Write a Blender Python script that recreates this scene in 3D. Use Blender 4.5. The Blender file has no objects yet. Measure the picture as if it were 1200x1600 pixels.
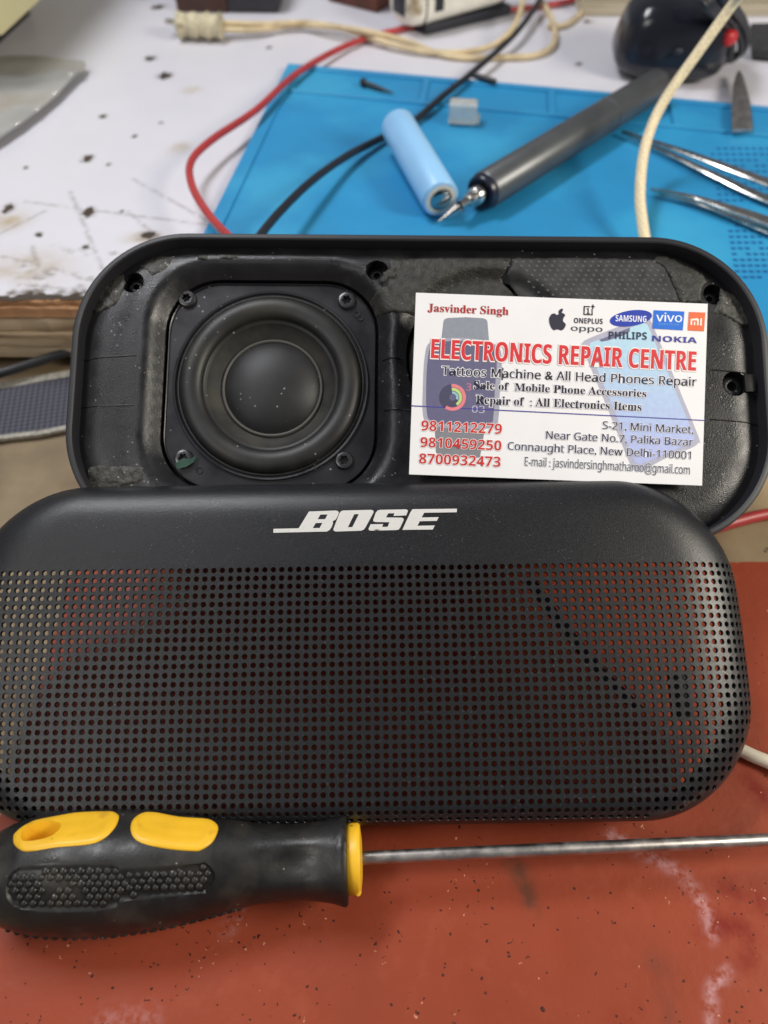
import bpy, bmesh, math, random
import numpy as np
from mathutils import Vector, Matrix, noise
from mathutils.geometry import delaunay_2d_cdt

random.seed(7)
scn = bpy.context.scene
COL = scn.collection
MM = 0.001

# ------------------------------------------------------------------ camera
FPX, PITCH, H = 1150.0, math.radians(52), 217.0        # focal length in photo pixels, pitch, height (mm) over the red sheet
cam_d = bpy.data.cameras.new('camera')
cam = bpy.data.objects.new('camera', cam_d)
COL.objects.link(cam)
cam.location = (0, 0, H * MM)
cam.rotation_euler = (math.radians(90) - PITCH, 0, 0)
cam_d.sensor_fit = 'HORIZONTAL'
cam_d.sensor_width = 36.0
cam_d.lens = 36.0 * FPX / 1200.0
cam_d.clip_start = 0.005
cam_d.clip_end = 20
cam_d.dof.use_dof = True
cam_d.dof.focus_distance = 0.203
cam_d.dof.aperture_fstop = 13.0
scn.camera = cam

# ------------------------------------------------------------------ world, lamps, exposure
world = bpy.data.worlds.new('World')
scn.world = world
world.use_nodes = True
world.node_tree.nodes['Background'].inputs[0].default_value = (0.93, 0.95, 1.0, 1)
world.node_tree.nodes['Background'].inputs[1].default_value = 0.17


def area(name, loc, target, size, size_y, power, color):
    d = bpy.data.lights.new(name, 'AREA')
    d.shape = 'RECTANGLE'
    d.size, d.size_y, d.energy, d.color = size, size_y, power, color
    o = bpy.data.objects.new(name, d)
    COL.objects.link(o)
    o.location = loc
    o.rotation_euler = (Vector(target) - Vector(loc)).to_track_quat('-Z', 'Y').to_euler()
    return o


area('tube_lamp', (-0.36, 0.47, 0.88), (0, 0.18, 0), 0.50, 0.14, 6.2, (0.96, 0.97, 1.0))
area('bench_lamp', (0.60, 0.03, 0.46), (0.05, 0.15, 0.03), 0.22, 0.20, 4.4, (1.0, 0.93, 0.80))
area('ceiling_lamp', (-0.62, -0.34, 0.80), (0, 0.25, 0), 0.40, 0.30, 2.2, (1.0, 0.97, 0.93))
scn.view_settings.view_transform = 'Standard'
scn.view_settings.look = 'None'
scn.view_settings.exposure = 0.0
scn.view_settings.gamma = 1.0
scn.render.engine = 'CYCLES'
scn.cycles.max_bounces = 8
scn.cycles.use_denoising = True

# ------------------------------------------------------------------ pixel <-> place
CF = np.array([0, math.cos(PITCH), -math.sin(PITCH)])
CU = np.array([0, math.sin(PITCH), math.cos(PITCH)])
CR = np.array([1.0, 0, 0])
CC = np.array([0, 0, H])


def ray(x, y): return CF + (x - 600) / FPX * CR - (y - 800) / FPX * CU
def at(x, y, z):
    r = ray(x, y)
    return CC + r * (z - H) / r[2]
def atd(x, y, Z): return CC + Z * ray(x, y)


class Frame:
    """a tilted local frame: u right, v up the slope, n out of it (mm)"""
    def __init__(s, c, tilt, roll):
        t, ro = math.radians(tilt), math.radians(roll)
        s.c = np.array(c, float)
        s.n = np.array([0, -math.sin(t), math.cos(t)])
        v = np.array([0, math.cos(t), math.sin(t)])
        s.u = math.cos(ro) * CR + math.sin(ro) * v
        s.v = -math.sin(ro) * CR + math.cos(ro) * v

    def on(s, x, y, off=0.0):
        r = ray(x, y)
        k = ((s.c + off * s.n - CC) @ s.n) / (r @ s.n)
        d = CC + k * r - s.c
        return np.array([d @ s.u, d @ s.v])

    def matrix(s):
        m = Matrix.Identity(4)
        for i in range(3):
            m[i][0], m[i][1], m[i][2], m[i][3] = s.u[i], s.v[i], s.n[i], s.c[i] * MM
        return m


# ------------------------------------------------------------------ materials
def mat(name, base, rough=0.5, metal=0.0, var=0.0, vscale=60, bump=0.0, bscale=900, spec=0.5, trans=0.0,
        speck=None, speck_scale=400, speck_th=0.04, rvar=0.0, coat=0.0, tint=None, tint_scale=25, tint_lo=.5, tint_hi=.65):
    m = bpy.data.materials.new(name)
    m.use_nodes = True
    nt = m.node_tree
    N, L = nt.nodes, nt.links
    b = N['Principled BSDF']
    b.inputs['Base Color'].default_value = (*base, 1)
    b.inputs['Roughness'].default_value = rough
    b.inputs['Metallic'].default_value = metal
    b.inputs['Specular IOR Level'].default_value = spec
    b.inputs['Transmission Weight'].default_value = trans
    b.inputs['Coat Weight'].default_value = coat
    tc = N.new('ShaderNodeTexCoord')

    def noise_node(scale, det=4):
        n = N.new('ShaderNodeTexNoise')
        n.inputs['Scale'].default_value = scale
        n.inputs['Detail'].default_value = det
        L.new(tc.outputs['Object'], n.inputs['Vector'])
        return n

    def ramp(src, a, b_):
        r = N.new('ShaderNodeMapRange')
        r.inputs[1].default_value, r.inputs[2].default_value = a, b_
        L.new(src, r.inputs[0])
        return r.outputs[0]

    def mix(fac, A, B):
        x = N.new('ShaderNodeMix')
        x.data_type = 'RGBA'
        L.new(fac, x.inputs[0])
        for k, v in ((6, A), (7, B)):
            if isinstance(v, tuple):
                x.inputs[k].default_value = (*v, 1)
            else:
                L.new(v, x.inputs[k])
        return x.outputs[2]
    col = None
    if var:
        n = noise_node(vscale, 6)
        f = ramp(n.outputs[0], 0.3, 0.7)
        col = mix(f, tuple(max(0, c * (1 - var)) for c in base), tuple(min(1, c * (1 + var)) for c in base))
    if tint:
        n = noise_node(tint_scale, 8)
        col = mix(ramp(n.outputs[0], tint_lo, tint_hi), col if col is not None else base, tint)
    if speck:
        v = N.new('ShaderNodeTexVoronoi')
        v.inputs['Scale'].default_value = speck_scale
        L.new(tc.outputs['Object'], v.inputs['Vector'])
        n2 = noise_node(speck_scale * 0.21, 2)
        ad = N.new('ShaderNodeMath')
        ad.operation = 'ADD'
        L.new(v.outputs['Distance'], ad.inputs[0])
        L.new(ramp(n2.outputs[0], 0.56, 0.40), ad.inputs[1])
        col = mix(ramp(ad.outputs[0], speck_th * 2.2, speck_th), col if col is not None else base, speck)
    if col is not None:
        L.new(col, b.inputs['Base Color'])
    if rvar:
        n = noise_node(vscale * 1.7, 5)
        r = N.new('ShaderNodeMapRange')
        r.inputs[1].default_value, r.inputs[2].default_value = 0.3, 0.7
        r.inputs[3].default_value, r.inputs[4].default_value = max(.02, rough - rvar), min(1, rough + rvar)
        L.new(n.outputs[0], r.inputs[0])
        L.new(r.outputs[0], b.inputs['Roughness'])
    if bump:
        n = noise_node(bscale, 3)
        bp = N.new('ShaderNodeBump')
        bp.inputs['Strength'].default_value = 1.0
        bp.inputs['Distance'].default_value = bump * MM
        L.new(n.outputs[0], bp.inputs['Height'])
        L.new(bp.outputs[0], b.inputs['Normal'])
    m['out'] = 1
    return m


K = {}
K['shell'] = mat('black_plastic', (.0095, .0095, .011), .36, var=.3, vscale=120, bump=.085, bscale=2600, rvar=.10,
                 speck=(.22, .22, .21), speck_scale=520, speck_th=.075)
K['rim'] = mat('rim_rubber', (.018, .018, .022), .5, bump=.02, bscale=2500)
K['flange'] = mat('frame_plastic', (.012, .012, .015), .36, bump=.02, bscale=1500, rvar=.1, speck=(.3, .3, .3), speck_scale=420, speck_th=.07)
K['surround'] = mat('rubber_surround', (.013, .013, .013), .48, var=.4, vscale=150, bump=.02, bscale=1600,
                    tint=(.026, .024, .016), tint_scale=60, tint_lo=.52, tint_hi=.72, speck=(.3, .3, .28), speck_scale=420, speck_th=.07)
K['cone'] = mat('cone_paper', (.018, .017, .015), .70, var=.5, vscale=240, tint=(.036, .033, .024), tint_scale=70)
K['cap'] = mat('dust_cap', (.013, .013, .014), .52, var=.4, vscale=120, bump=.02, bscale=1500, speck=(.25, .25, .25), speck_scale=420, speck_th=.065)
K['capring'] = mat('cap_ring', (.075, .07, .062), .5)
K['screw'] = mat('black_screw', (.10, .10, .105), .30, metal=.9)
K['hole'] = mat('dark_recess', (.004, .004, .005), .5)
K['foam'] = mat('foam_residue', (.046, .044, .037), .55, var=.6, vscale=420, bump=.5, bscale=900, speck=(.35, .34, .30), speck_scale=520, speck_th=.09)
K['felt'] = mat('felt_tape', (.027, .026, .022), .55, var=.5, vscale=500, bump=.25, bscale=1500, speck=(.2, .2, .18), speck_scale=650, speck_th=.06)
K['meshtape'] = mat('mesh_tape', (.030, .030, .031), .7, var=.5, vscale=220, bump=.08, bscale=1200)
K['grille'] = mat('grille_metal', (.0088, .0092, .0112), .37, var=.3, vscale=1400, bump=.06, bscale=3200, rvar=.06,
                  speck=(.10, .10, .10), speck_scale=900, speck_th=.07)
K['logo'] = mat('logo_print', (.62, .61, .59), .5, var=.04, vscale=1500)
K['card'] = mat('card_paper', (.84, .83, .84), .5, var=.02, vscale=100)
K['rubber'] = mat('handle_rubber', (.0095, .009, .0085), .44, var=.4, vscale=120, bump=.05, bscale=1400, rvar=.12,
                  tint=(.038, .032, .025), tint_scale=90, tint_lo=.50, tint_hi=.72, speck=(.25, .23, .20), speck_scale=430, speck_th=.05)
K['yellow'] = mat('yellow_plastic', (.88, .50, .022), .42, var=.10, vscale=70, bump=.03, bscale=600, speck=(.10, .05, .02),
                  speck_scale=300, speck_th=.085, tint=(.50, .24, .02), tint_scale=150, tint_lo=.60, tint_hi=.8)
K['steel'] = mat('dull_steel', (.46, .43, .41), .42, metal=1.0, var=.25, vscale=160, rvar=.12, bump=.01, bscale=900, tint=(.12, .09, .07), tint_scale=90, tint_lo=.60, tint_hi=.8)
K['steel2'] = mat('bright_steel', (.55, .53, .50), .24, metal=1.0, var=.15, vscale=120, rvar=.1)
K['beige'] = mat('beige_board', (.30, .22, .125), .68, var=.45, vscale=22, bump=.12, bscale=260, tint=(.17, .09, .035), tint_scale=18, tint_lo=.48, tint_hi=.68,
                 speck=(.10, .07, .04), speck_scale=120, speck_th=.05)
K['mat'] = mat('blue_silicone', (.018, .24, .49), .50, var=.10, vscale=18, bump=.04, bscale=700, tint=(.035, .32, .56), tint_scale=14)
K['matdark'] = mat('mat_print', (.010, .10, .28), .5)
K['batt'] = mat('blue_wrap', (.30, .57, .87), .30, var=.04, vscale=40)
K['battring'] = mat('insulator_ring', (.62, .59, .52), .6, var=.15, vscale=300)
K['pen'] = mat('grey_anodised', (.115, .12, .125), .38, metal=.55, bump=.01, bscale=3000, var=.1, vscale=80)
K['penend'] = mat('navy_ring', (.012, .014, .028), .3)
K['blackrub'] = mat('black_cable', (.014, .015, .020), .42, var=.2, vscale=80)
K['redcable'] = mat('red_cable', (.42, .040, .042), .42, var=.14, vscale=60, bump=.02, bscale=500)
K['creamcable'] = mat('cream_cable', (.62, .50, .31), .5, var=.22, vscale=70, tint=(.36, .26, .13), tint_scale=60, tint_lo=.55, tint_hi=.75)
K['tapewrap'] = mat('wrapped_tape', (.58, .52, .36), .6, var=.3, vscale=170, bump=.5, bscale=260, tint=(.22, .18, .11), tint_scale=170, tint_lo=.55, tint_hi=.7)
K['creamplas'] = mat('cream_plastic', (.88, .85, .75), .36, var=.10, vscale=60, tint=(.34, .25, .13), tint_scale=50, tint_lo=.60, tint_hi=.72)
K['slot'] = mat('dark_slot', (.018, .020, .030), .45)
K['gloss'] = mat('gloss_black', (.014, .015, .022), .20, var=.1, vscale=60, rvar=.06)
K['redspot'] = mat('red_plastic', (.55, .02, .025), .4)
K['darkwood'] = mat('dark_wood', (.060, .022, .013), .5, var=.4, vscale=60, bump=.05, bscale=200)
K['inkblock'] = mat('black_wood', (.022, .020, .026), .5, var=.3, vscale=50)
K['redwood'] = mat('red_wood', (.13, .035, .016), .5, var=.4, vscale=55)
K['paleyellow'] = mat('pale_yellow', (.66, .60, .33), .55, var=.04, vscale=20)
K['sheet'] = mat('sheet_metal', (.40, .40, .395), .5, metal=.4, var=.22, vscale=28, rvar=.12, tint=(.34, .28, .20), tint_scale=30, tint_lo=.55, tint_hi=.75)
K['rivet'] = mat('bright_rivet', (.85, .85, .85), .25, metal=.6)
K['clear'] = mat('clear_plastic', (.82, .82, .78), .28, trans=.62, var=.1, vscale=200)
K['strapdark'] = mat('dark_strap', (.03, .03, .034), .7, var=.3, vscale=200)
K['green'] = mat('green_paint', (.010, .050, .032), .5)
K['gap'] = mat('gap_shade', (.02, .014, .01), .8)


def woven_mat(name, base, edge):
    m = mat(name, base, .8)
    nt = m.node_tree
    N, L = nt.nodes, nt.links
    b = N['Principled BSDF']
    tc = N.new('ShaderNodeTexCoord')
    ck = N.new('ShaderNodeTexChecker')
    mp = N.new('ShaderNodeMapping')
    mp.inputs['Scale'].default_value = (620, 620, 620)
    mp.inputs['Rotation'].default_value = (0, 0, .6)
    L.new(tc.outputs['Object'], mp.inputs[0])
    L.new(mp.outputs[0], ck.inputs[0])
    ck.inputs['Scale'].default_value = 1
    ck.inputs[1].default_value = (*base, 1)
    ck.inputs[2].default_value = (*edge, 1)
    L.new(ck.outputs[0], b.inputs['Base Color'])
    return m


K['strap'] = woven_mat('grey_webbing', (.038, .038, .052), (.105, .105, .13))
K['strapedge'] = mat('cream_webbing_edge', (.42, .39, .33), .8, var=.3, vscale=600)
K['braid'] = woven_mat('cream_braid', (.86, .72, .47), (.70, .58, .38))


def wood_mat(name, a, b_, sx, sy, sz, dirt):
    m = mat(name, a, .65)
    nt = m.node_tree
    N, L = nt.nodes, nt.links
    b = N['Principled BSDF']
    tc = N.new('ShaderNodeTexCoord')
    mp = N.new('ShaderNodeMapping')
    mp.inputs['Scale'].default_value = (sx, sy, sz)
    n = N.new('ShaderNodeTexNoise')
    n.inputs['Detail'].default_value = 7
    n.inputs['Scale'].default_value = 1
    L.new(tc.outputs['Object'], mp.inputs[0])
    L.new(mp.outputs[0], n.inputs['Vector'])
    cr = N.new('ShaderNodeValToRGB')
    cr.color_ramp.elements[0].position = .32
    cr.color_ramp.elements[0].color = (*dirt, 1)
    cr.color_ramp.elements[1].position = .68
    cr.color_ramp.elements[1].color = (*b_, 1)
    e = cr.color_ramp.elements.new(.45)
    e.color = (*a, 1)
    L.new(n.outputs[0], cr.inputs[0])
    L.new(cr.outputs[0], b.inputs['Base Color'])
    bp = N.new('ShaderNodeBump')
    bp.inputs['Distance'].default_value = .0006
    L.new(n.outputs[0], bp.inputs['Height'])
    L.new(bp.outputs[0], b.inputs['Normal'])
    return m


K['edgewood'] = wood_mat('worn_plywood', (.46, .34, .21), (.62, .50, .35), 14, 60, 260, (.07, .04, .02))
K['edgeply'] = wood_mat('reddish_ply', (.42, .21, .10), (.56, .32, .17), 20, 60, 300, (.12, .05, .025))
K['batten'] = wood_mat('pale_batten', (.46, .40, .29), (.56, .50, .40), 9, 60, 240, (.26, .21, .14))


def stain_mat(name, base, kind):
    """surface whose stains come from the 'stain' colour attribute (R chalk / flake, G dark smear, B damp red or yellowing), broken up by noise"""
    m = bpy.data.materials.new(name)
    m.use_nodes = True
    nt = m.node_tree
    N, L = nt.nodes, nt.links
    b = N['Principled BSDF']
    tc = N.new('ShaderNodeTexCoord')
    at_ = N.new('ShaderNodeAttribute')
    at_.attribute_name = 'stain'
    sp = N.new('ShaderNodeSeparateColor')
    L.new(at_.outputs['Color'], sp.inputs[0])

    def noise_(s, d=5):
        n = N.new('ShaderNodeTexNoise')
        n.inputs['Scale'].default_value = s
        n.inputs['Detail'].default_value = d
        L.new(tc.outputs['Object'], n.inputs['Vector'])
        return n.outputs[0]

    def rng(s, a, b_, c=0., d=1.):
        r = N.new('ShaderNodeMapRange')
        r.inputs[1].default_value, r.inputs[2].default_value, r.inputs[3].default_value, r.inputs[4].default_value = a, b_, c, d
        L.new(s, r.inputs[0])
        return r.outputs[0]

    def mul(a, b_):
        x = N.new('ShaderNodeMath')
        x.operation = 'MULTIPLY'
        L.new(a, x.inputs[0])
        L.new(b_, x.inputs[1])
        return x.outputs[0]

    def mix(f, A, B):
        x = N.new('ShaderNodeMix')
        x.data_type = 'RGBA'
        L.new(f, x.inputs[0])
        for k, v in ((6, A), (7, B)):
            if isinstance(v, tuple):
                x.inputs[k].default_value = (*v, 1)
            else:
                L.new(v, x.inputs[k])
        return x.outputs[2]

    def specks(scale, th, hi=.52, lo=.42):
        v = N.new('ShaderNodeTexVoronoi')
        v.inputs['Scale'].default_value = scale
        v.inputs['Randomness'].default_value = 1
        dn = N.new('ShaderNodeVectorMath')
        dn.operation = 'ADD'
        nn = N.new('ShaderNodeTexNoise')
        nn.inputs['Scale'].default_value = scale * 2.2
        L.new(tc.outputs['Object'], nn.inputs['Vector'])
        sc = N.new('ShaderNodeVectorMath')
        sc.operation = 'SCALE'
        sc.inputs['Scale'].default_value = .9 / scale
        L.new(nn.outputs['Color'], sc.inputs[0])
        L.new(tc.outputs['Object'], dn.inputs[0])
        L.new(sc.outputs[0], dn.inputs[1])
        L.new(dn.outputs[0], v.inputs['Vector'])
        ad = N.new('ShaderNodeMath')
        ad.operation = 'ADD'
        L.new(v.outputs['Distance'], ad.inputs[0])
        L.new(rng(noise_(scale * .17, 3), hi, lo, 0, .4), ad.inputs[1])
        return rng(ad.outputs[0], th * 1.5, th)
    if kind == 'red':
        c = mix(rng(noise_(14), .3, .7), tuple(x * .78 for x in base), tuple(x * 1.08 for x in base))
        c = mix(mul(rng(noise_(220, 3), .5, .8), rng(noise_(35), .45, .7)), c, (base[0] * 1.1, base[1] * 1.35, base[2] * 1.5))
        c = mix(mul(sp.outputs[2], rng(noise_(190), .25, .6)), c, (.19, .012, .004))
        c = mix(mul(sp.outputs[1], rng(noise_(260), .25, .62)), c, (.12, .040, .022))
        c = mix(mul(sp.outputs[0], rng(noise_(500, 6), .38, .62)), c, (.56, .32, .33))
        s1, s2 = specks(360, .10), specks(150, .04)
        c = mix(s1, c, (.055, .012, .008))
        c = mix(s2, c, (.035, .012, .008))
        c = mix(specks(380, .08, .56, .46), c, (.60, .28, .18))
        L.new(rng(noise_(60), .3, .7, .42, .62), b.inputs['Roughness'])
        bs, bd = 420, .00012
    else:
        c = mix(rng(noise_(9), .3, .7), tuple(x * .95 for x in base), tuple(min(1, x * 1.03) for x in base))
        c = mix(mul(sp.outputs[2], rng(noise_(80), .3, .65)), c, (.42, .33, .20))
        c = mix(mul(sp.outputs[1], rng(noise_(300, 7), .35, .55)), c, (.17, .14, .12))
        c = mix(rng(sp.outputs[0], .3, .6), c, (.055, .040, .030))
        L.new(rng(noise_(60), .3, .7, .28, .45), b.inputs['Roughness'])
        bs, bd = 150, .00012
    L.new(c, b.inputs['Base Color'])
    b.inputs['Specular IOR Level'].default_value = .22 if kind == 'red' else .5
    n = noise_(bs, 4)
    bp = N.new('ShaderNodeBump')
    bp.inputs['Distance'].default_value = bd
    L.new(n, bp.inputs['Height'])
    L.new(bp.outputs[0], b.inputs['Normal'])
    return m


K['red'] = stain_mat('red_sheet', (.310, .055, .023), 'red')
K['white'] = stain_mat('white_laminate', (.66, .65, .71), 'white')

_flat = {}


def ink(rgb, rough=.5):
    """printing ink given as sRGB 0..255"""
    key = tuple(rgb)
    if key not in _flat:
        lin = tuple(((c / 255) / 12.92 if c / 255 < .04045 else ((c / 255 + .055) / 1.055) ** 2.4) for c in rgb)
        _flat[key] = mat('printed_ink', lin, rough, var=.05, vscale=700)
    return _flat[key]


# ------------------------------------------------------------------ mesh helpers (all in mm)
class MB:
    def __init__(s):
        s.v, s.f = [], []

    def add(s, vs, fs):
        o = len(s.v)
        s.v += [tuple(map(float, p)) for p in vs]
        s.f += [tuple(i + o for i in f) for f in fs]
        return o

    def loft(s, rings, closed=True, cap0=False, cap1=False):
        n = len(rings[0])
        o = len(s.v)
        for r in rings:
            s.v += [tuple(map(float, p)) for p in r]
        for i in range(len(rings) - 1):
            for k in range(n if closed else n - 1):
                a, b = o + i * n + k, o + i * n + (k + 1) % n
                s.f.append((a, b, b + n, a + n))
        if cap0:
            s.f.append(tuple(o + k for k in reversed(range(n))))
        if cap1:
            s.f.append(tuple(o + (len(rings) - 1) * n + k for k in range(n)))

    def lathe(s, prof, c=(0, 0, 0), seg=64, ax=None):
        """profile (r, z) turned about n through c; ax = (e1, e2, n)"""
        e1, e2, n = ax if ax else (np.array([1., 0, 0]), np.array([0, 1., 0]), np.array([0, 0, 1.]))
        c = np.array(c, float)
        rings = []
        for r, z in prof:
            r = max(r, 1e-4)
            rings.append([c + r * math.cos(2 * math.pi * k / seg) * e1 + r * math.sin(2 * math.pi * k / seg) * e2 + z * n for k in range(seg)])
        s.loft(rings)

    def tube(s, pts, r, seg=12, sub=6, smooth=True, caps=True):
        P = catmull([np.array(p, float) for p in pts], sub) if smooth else [np.array(p, float) for p in pts]
        rings = []
        T0 = P[1] - P[0]
        nrm = np.cross(T0, [0.13, .2, 1])
        nrm /= np.linalg.norm(nrm)
        for i, p in enumerate(P):
            t = P[min(i + 1, len(P) - 1)] - P[max(i - 1, 0)]
            t /= np.linalg.norm(t) + 1e-9
            nrm = nrm - t * (nrm @ t)
            nrm /= np.linalg.norm(nrm) + 1e-9
            b = np.cross(t, nrm)
            rr = r(i / (len(P) - 1)) if callable(r) else r
            rings.append([p + rr * (math.cos(2 * math.pi * k / seg) * nrm + math.sin(2 * math.pi * k / seg) * b) for k in range(seg)])
        s.loft(rings, cap0=caps, cap1=caps)

    def dome(s, c, e1, e2, n, r, h, seg=10, rings=4):
        s.lathe([(r * math.cos(a), h * math.sin(a)) for a in np.linspace(0, math.pi / 2, rings + 1)], c, seg, (e1, e2, n))

    def box(s, c, size, bev=0.0, rot=0.0, seg=2):
        bm = bmesh.new()
        bmesh.ops.create_cube(bm, size=1)
        for v in bm.verts:
            v.co = Vector((v.co.x * size[0], v.co.y * size[1], v.co.z * size[2]))
        if bev:
            bmesh.ops.bevel(bm, geom=list(bm.edges), offset=bev, segments=seg, affect='EDGES', profile=.5)
        R = Matrix.Rotation(rot, 4, 'Z')
        bm.verts.index_update()
        s.add([tuple(R @ v.co + Vector(c)) for v in bm.verts], [tuple(v.index for v in f.verts) for f in bm.faces])
        bm.free()

    def prism(s, poly, z0, z1, mapf=None):
        n = len(poly)
        m = mapf or (lambda x, y, z: (x, y, z))
        v, t = plate2d(poly)
        s.add([m(p[0], p[1], z1) for p in v], t)
        s.loft([[m(p[0], p[1], z0) for p in poly], [m(p[0], p[1], z1) for p in poly]])

    def build(s, name, m, parent=None, smooth=True, angle=40, matrix=None, origin=None):
        me = bpy.data.meshes.new(name)
        o0 = np.array(origin if origin is not None else (0, 0, 0), float)
        me.from_pydata([((x - o0[0]) * MM, (y - o0[1]) * MM, (z - o0[2]) * MM) for x, y, z in s.v], [], s.f)
        me.update()
        ob = bpy.data.objects.new(name, me)
        COL.objects.link(ob)
        me.materials.append(m)
        bm = bmesh.new()
        bm.from_mesh(me)
        bmesh.ops.recalc_face_normals(bm, faces=bm.faces)
        bm.to_mesh(me)
        bm.free()
        if smooth:
            for p in me.polygons:
                p.use_smooth = True
            try:
                me.set_sharp_from_angle(angle=math.radians(angle))
            except Exception:
                pass
        if parent:
            ob.parent = parent
        if matrix is not None:
            ob.matrix_world = matrix
        elif origin is not None:
            ob.location = tuple(o0 * MM)
        return ob


def catmull(P, sub=6, closed=False):
    out = []
    n = len(P)
    rng = range(n if closed else n - 1)
    for i in rng:
        if closed:
            p0, p1, p2, p3 = P[(i - 1) % n], P[i], P[(i + 1) % n], P[(i + 2) % n]
        else:
            p1, p2 = P[i], P[i + 1]
            p0 = P[i - 1] if i else 2 * p1 - p2
            p3 = P[i + 2] if i + 2 < n else 2 * p2 - p1
        for k in range(sub):
            t = k / sub
            out.append(.5 * (2 * p1 + (p2 - p0) * t + (2 * p0 - 5 * p1 + 4 * p2 - p3) * t * t + (3 * p1 - p0 - 3 * p2 + p3) * t ** 3))
    if not closed:
        out.append(P[-1])
    return out


def inside(poly, pts):
    poly, pts = np.asarray(poly)[:, :2], np.asarray(pts)
    r = np.zeros(len(pts), bool)
    x, y = pts[:, 0], pts[:, 1]
    n = len(poly)
    for i in range(n):
        x1, y1 = poly[i]
        x2, y2 = poly[i - 1]
        if y1 == y2:
            continue
        c = ((y1 > y) != (y2 > y)) & (x < (x2 - x1) * (y - y1) / (y2 - y1) + x1)
        r ^= c
    return r


def plate2d(outer, holes=(), spacing=None, loops=(), extra=None, hole_test=None):
    """triangulate outer minus holes with inner sample points; returns verts (2d), tris"""
    pts, edges = [], []
    for lp in [outer, *holes, *loops]:
        o = len(pts)
        pts += [Vector((float(p[0]), float(p[1]))) for p in lp]
        edges += [(o + k, o + (k + 1) % len(lp)) for k in range(len(lp))]
    o_np = np.asarray([(p[0], p[1]) for p in outer])
    if spacing:
        mn, mx = o_np.min(0), o_np.max(0)
        gx = np.arange(mn[0] + spacing * .5, mx[0], spacing)
        gy = np.arange(mn[1] + spacing * .5, mx[1], spacing)
        G = np.array([(x + (spacing * .5 if j % 2 else 0), y) for j, y in enumerate(gy) for x in gx])
        if len(G):
            G = G[inside(outer, G)]
            for h in holes:
                if len(G):
                    G = G[~inside(h, G)]
            pts += [Vector(p) for p in G]
    if extra is not None:
        pts += [Vector((float(p[0]), float(p[1]))) for p in extra]
    vs, _, fs, *_r = delaunay_2d_cdt(pts, edges, [], 0, 1e-7)
    V = np.array([(v.x, v.y) for v in vs])
    T = np.array([tuple(f) for f in fs])
    Cn = V[T].mean(1)
    keep = inside(outer, Cn)
    for h in holes:
        keep &= ~inside(h, Cn)
    T = T[keep]
    a, b, c = V[T[:, 0]], V[T[:, 1]], V[T[:, 2]]
    ar = np.abs((b[:, 0] - a[:, 0]) * (c[:, 1] - a[:, 1]) - (b[:, 1] - a[:, 1]) * (c[:, 0] - a[:, 0]))
    T = T[ar > 1e-9]
    return V, [tuple(int(i) for i in t) for t in T]


def rrect(w, h, r, n=10, cx=0, cy=0):
    out = []
    for sx, sy, a0 in ((1, 1, 0), (-1, 1, 90), (-1, -1, 180), (1, -1, 270)):
        for k in range(n + 1):
            a = math.radians(a0 + 90 * k / n)
            out.append((cx + sx * (w / 2 - r) + r * math.cos(a), cy + sy * (h / 2 - r) + r * math.sin(a)))
    return out


def dense(poly, d):
    out = []
    n = len(poly)
    for i in range(n):
        a, b = np.array(poly[i][:2], float), np.array(poly[(i + 1) % n][:2], float)
        k = max(1, int(np.linalg.norm(b - a) / d))
        out += [tuple(a + (b - a) * j / k) for j in range(k)]
    return out


def circ(cx, cy, r, n=24): return [(cx + r * math.cos(2 * math.pi * k / n), cy + r * math.sin(2 * math.pi * k / n)) for k in range(n)]
def sm(x, a, b):
    t = min(1, max(0, (x - a) / (b - a)))
    return t * t * (3 - 2 * t)


def sdf_rr(x, y, w, h, r):
    qx, qy = abs(x) - (w / 2 - r), abs(y) - (h / 2 - r)
    return math.hypot(max(qx, 0), max(qy, 0)) + min(max(qx, qy), 0) - r


# ------------------------------------------------------------------ things
def tag(o, label, cat, group=None):
    o['label'] = label
    o['category'] = cat
    if group:
        o['group'] = group
    return o


def thing(name, label, cat, loc=(0, 0, 0), matrix=None, group=None):
    e = bpy.data.objects.new(name, None)
    e.empty_display_size = .01
    COL.objects.link(e)
    if matrix is not None:
        e.matrix_world = matrix
    else:
        e.location = tuple(np.array(loc, float) * MM)
    return tag(e, label, cat, group)


def world_child(mb, name, m, root, **kw):
    """child of an Empty that only has a location: mesh points given in world mm"""
    return mb.build(name, m, root, **kw) if False else _wc(mb, name, m, root, kw)


def _wc(mb, name, m, root, kw):
    l = np.array(root.matrix_basis.translation) / MM
    mb.v = [tuple(np.array(p) - l) for p in mb.v]
    return mb.build(name, m, root, **kw)


def structure(o):
    o['kind'] = 'structure'
    return o


# ================================================================== SETTING
ZT = 36.0                     # white table top
ZM = ZT + 3.0                 # top of the blue mat
YE = at(0, 468, ZT)[1]        # front edge of the white table

# lower board
mb = MB()
mb.box((0, 100, -6), (1200, 700, 12), .5)
lower = structure(mb.build('lower_board', K['beige'], smooth=False))

# white table top: dense sheet, stains as a colour attribute
spots = [(235, 91, 8, 3.2), (258, 118, 10, 4), (162, 182, 5, 2.5), (137, 248, 7, 4.5), (138, 332, 9, 6), (14, 325, 7, 6),
         (232, 368, 13, 5), (135, 386, 6, 3), (248, 11, 9, 3), (60, 366, 5, 2.5), (210, 213, 4, 2), (170, 257, 3, 2), (252, 192, 3, 1.5), (420, 74, 4, 2),
         (545, 45, 4, 2), (920, 34, 5, 3), (905, 100, 3, 2), (1010, 140, 4, 2), (40, 262, 3, 2), (190, 330, 3, 2)]


def px_dist(px, py, qx, qy, rx, ry): return ((px - qx) / rx) ** 2 + ((py - qy) / ry) ** 2


def to_px(p):
    d = np.asarray(p, float) - CC
    z = d @ CF
    return 600 + FPX * (d @ CR) / z, 800 - FPX * (d @ CU) / z


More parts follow.
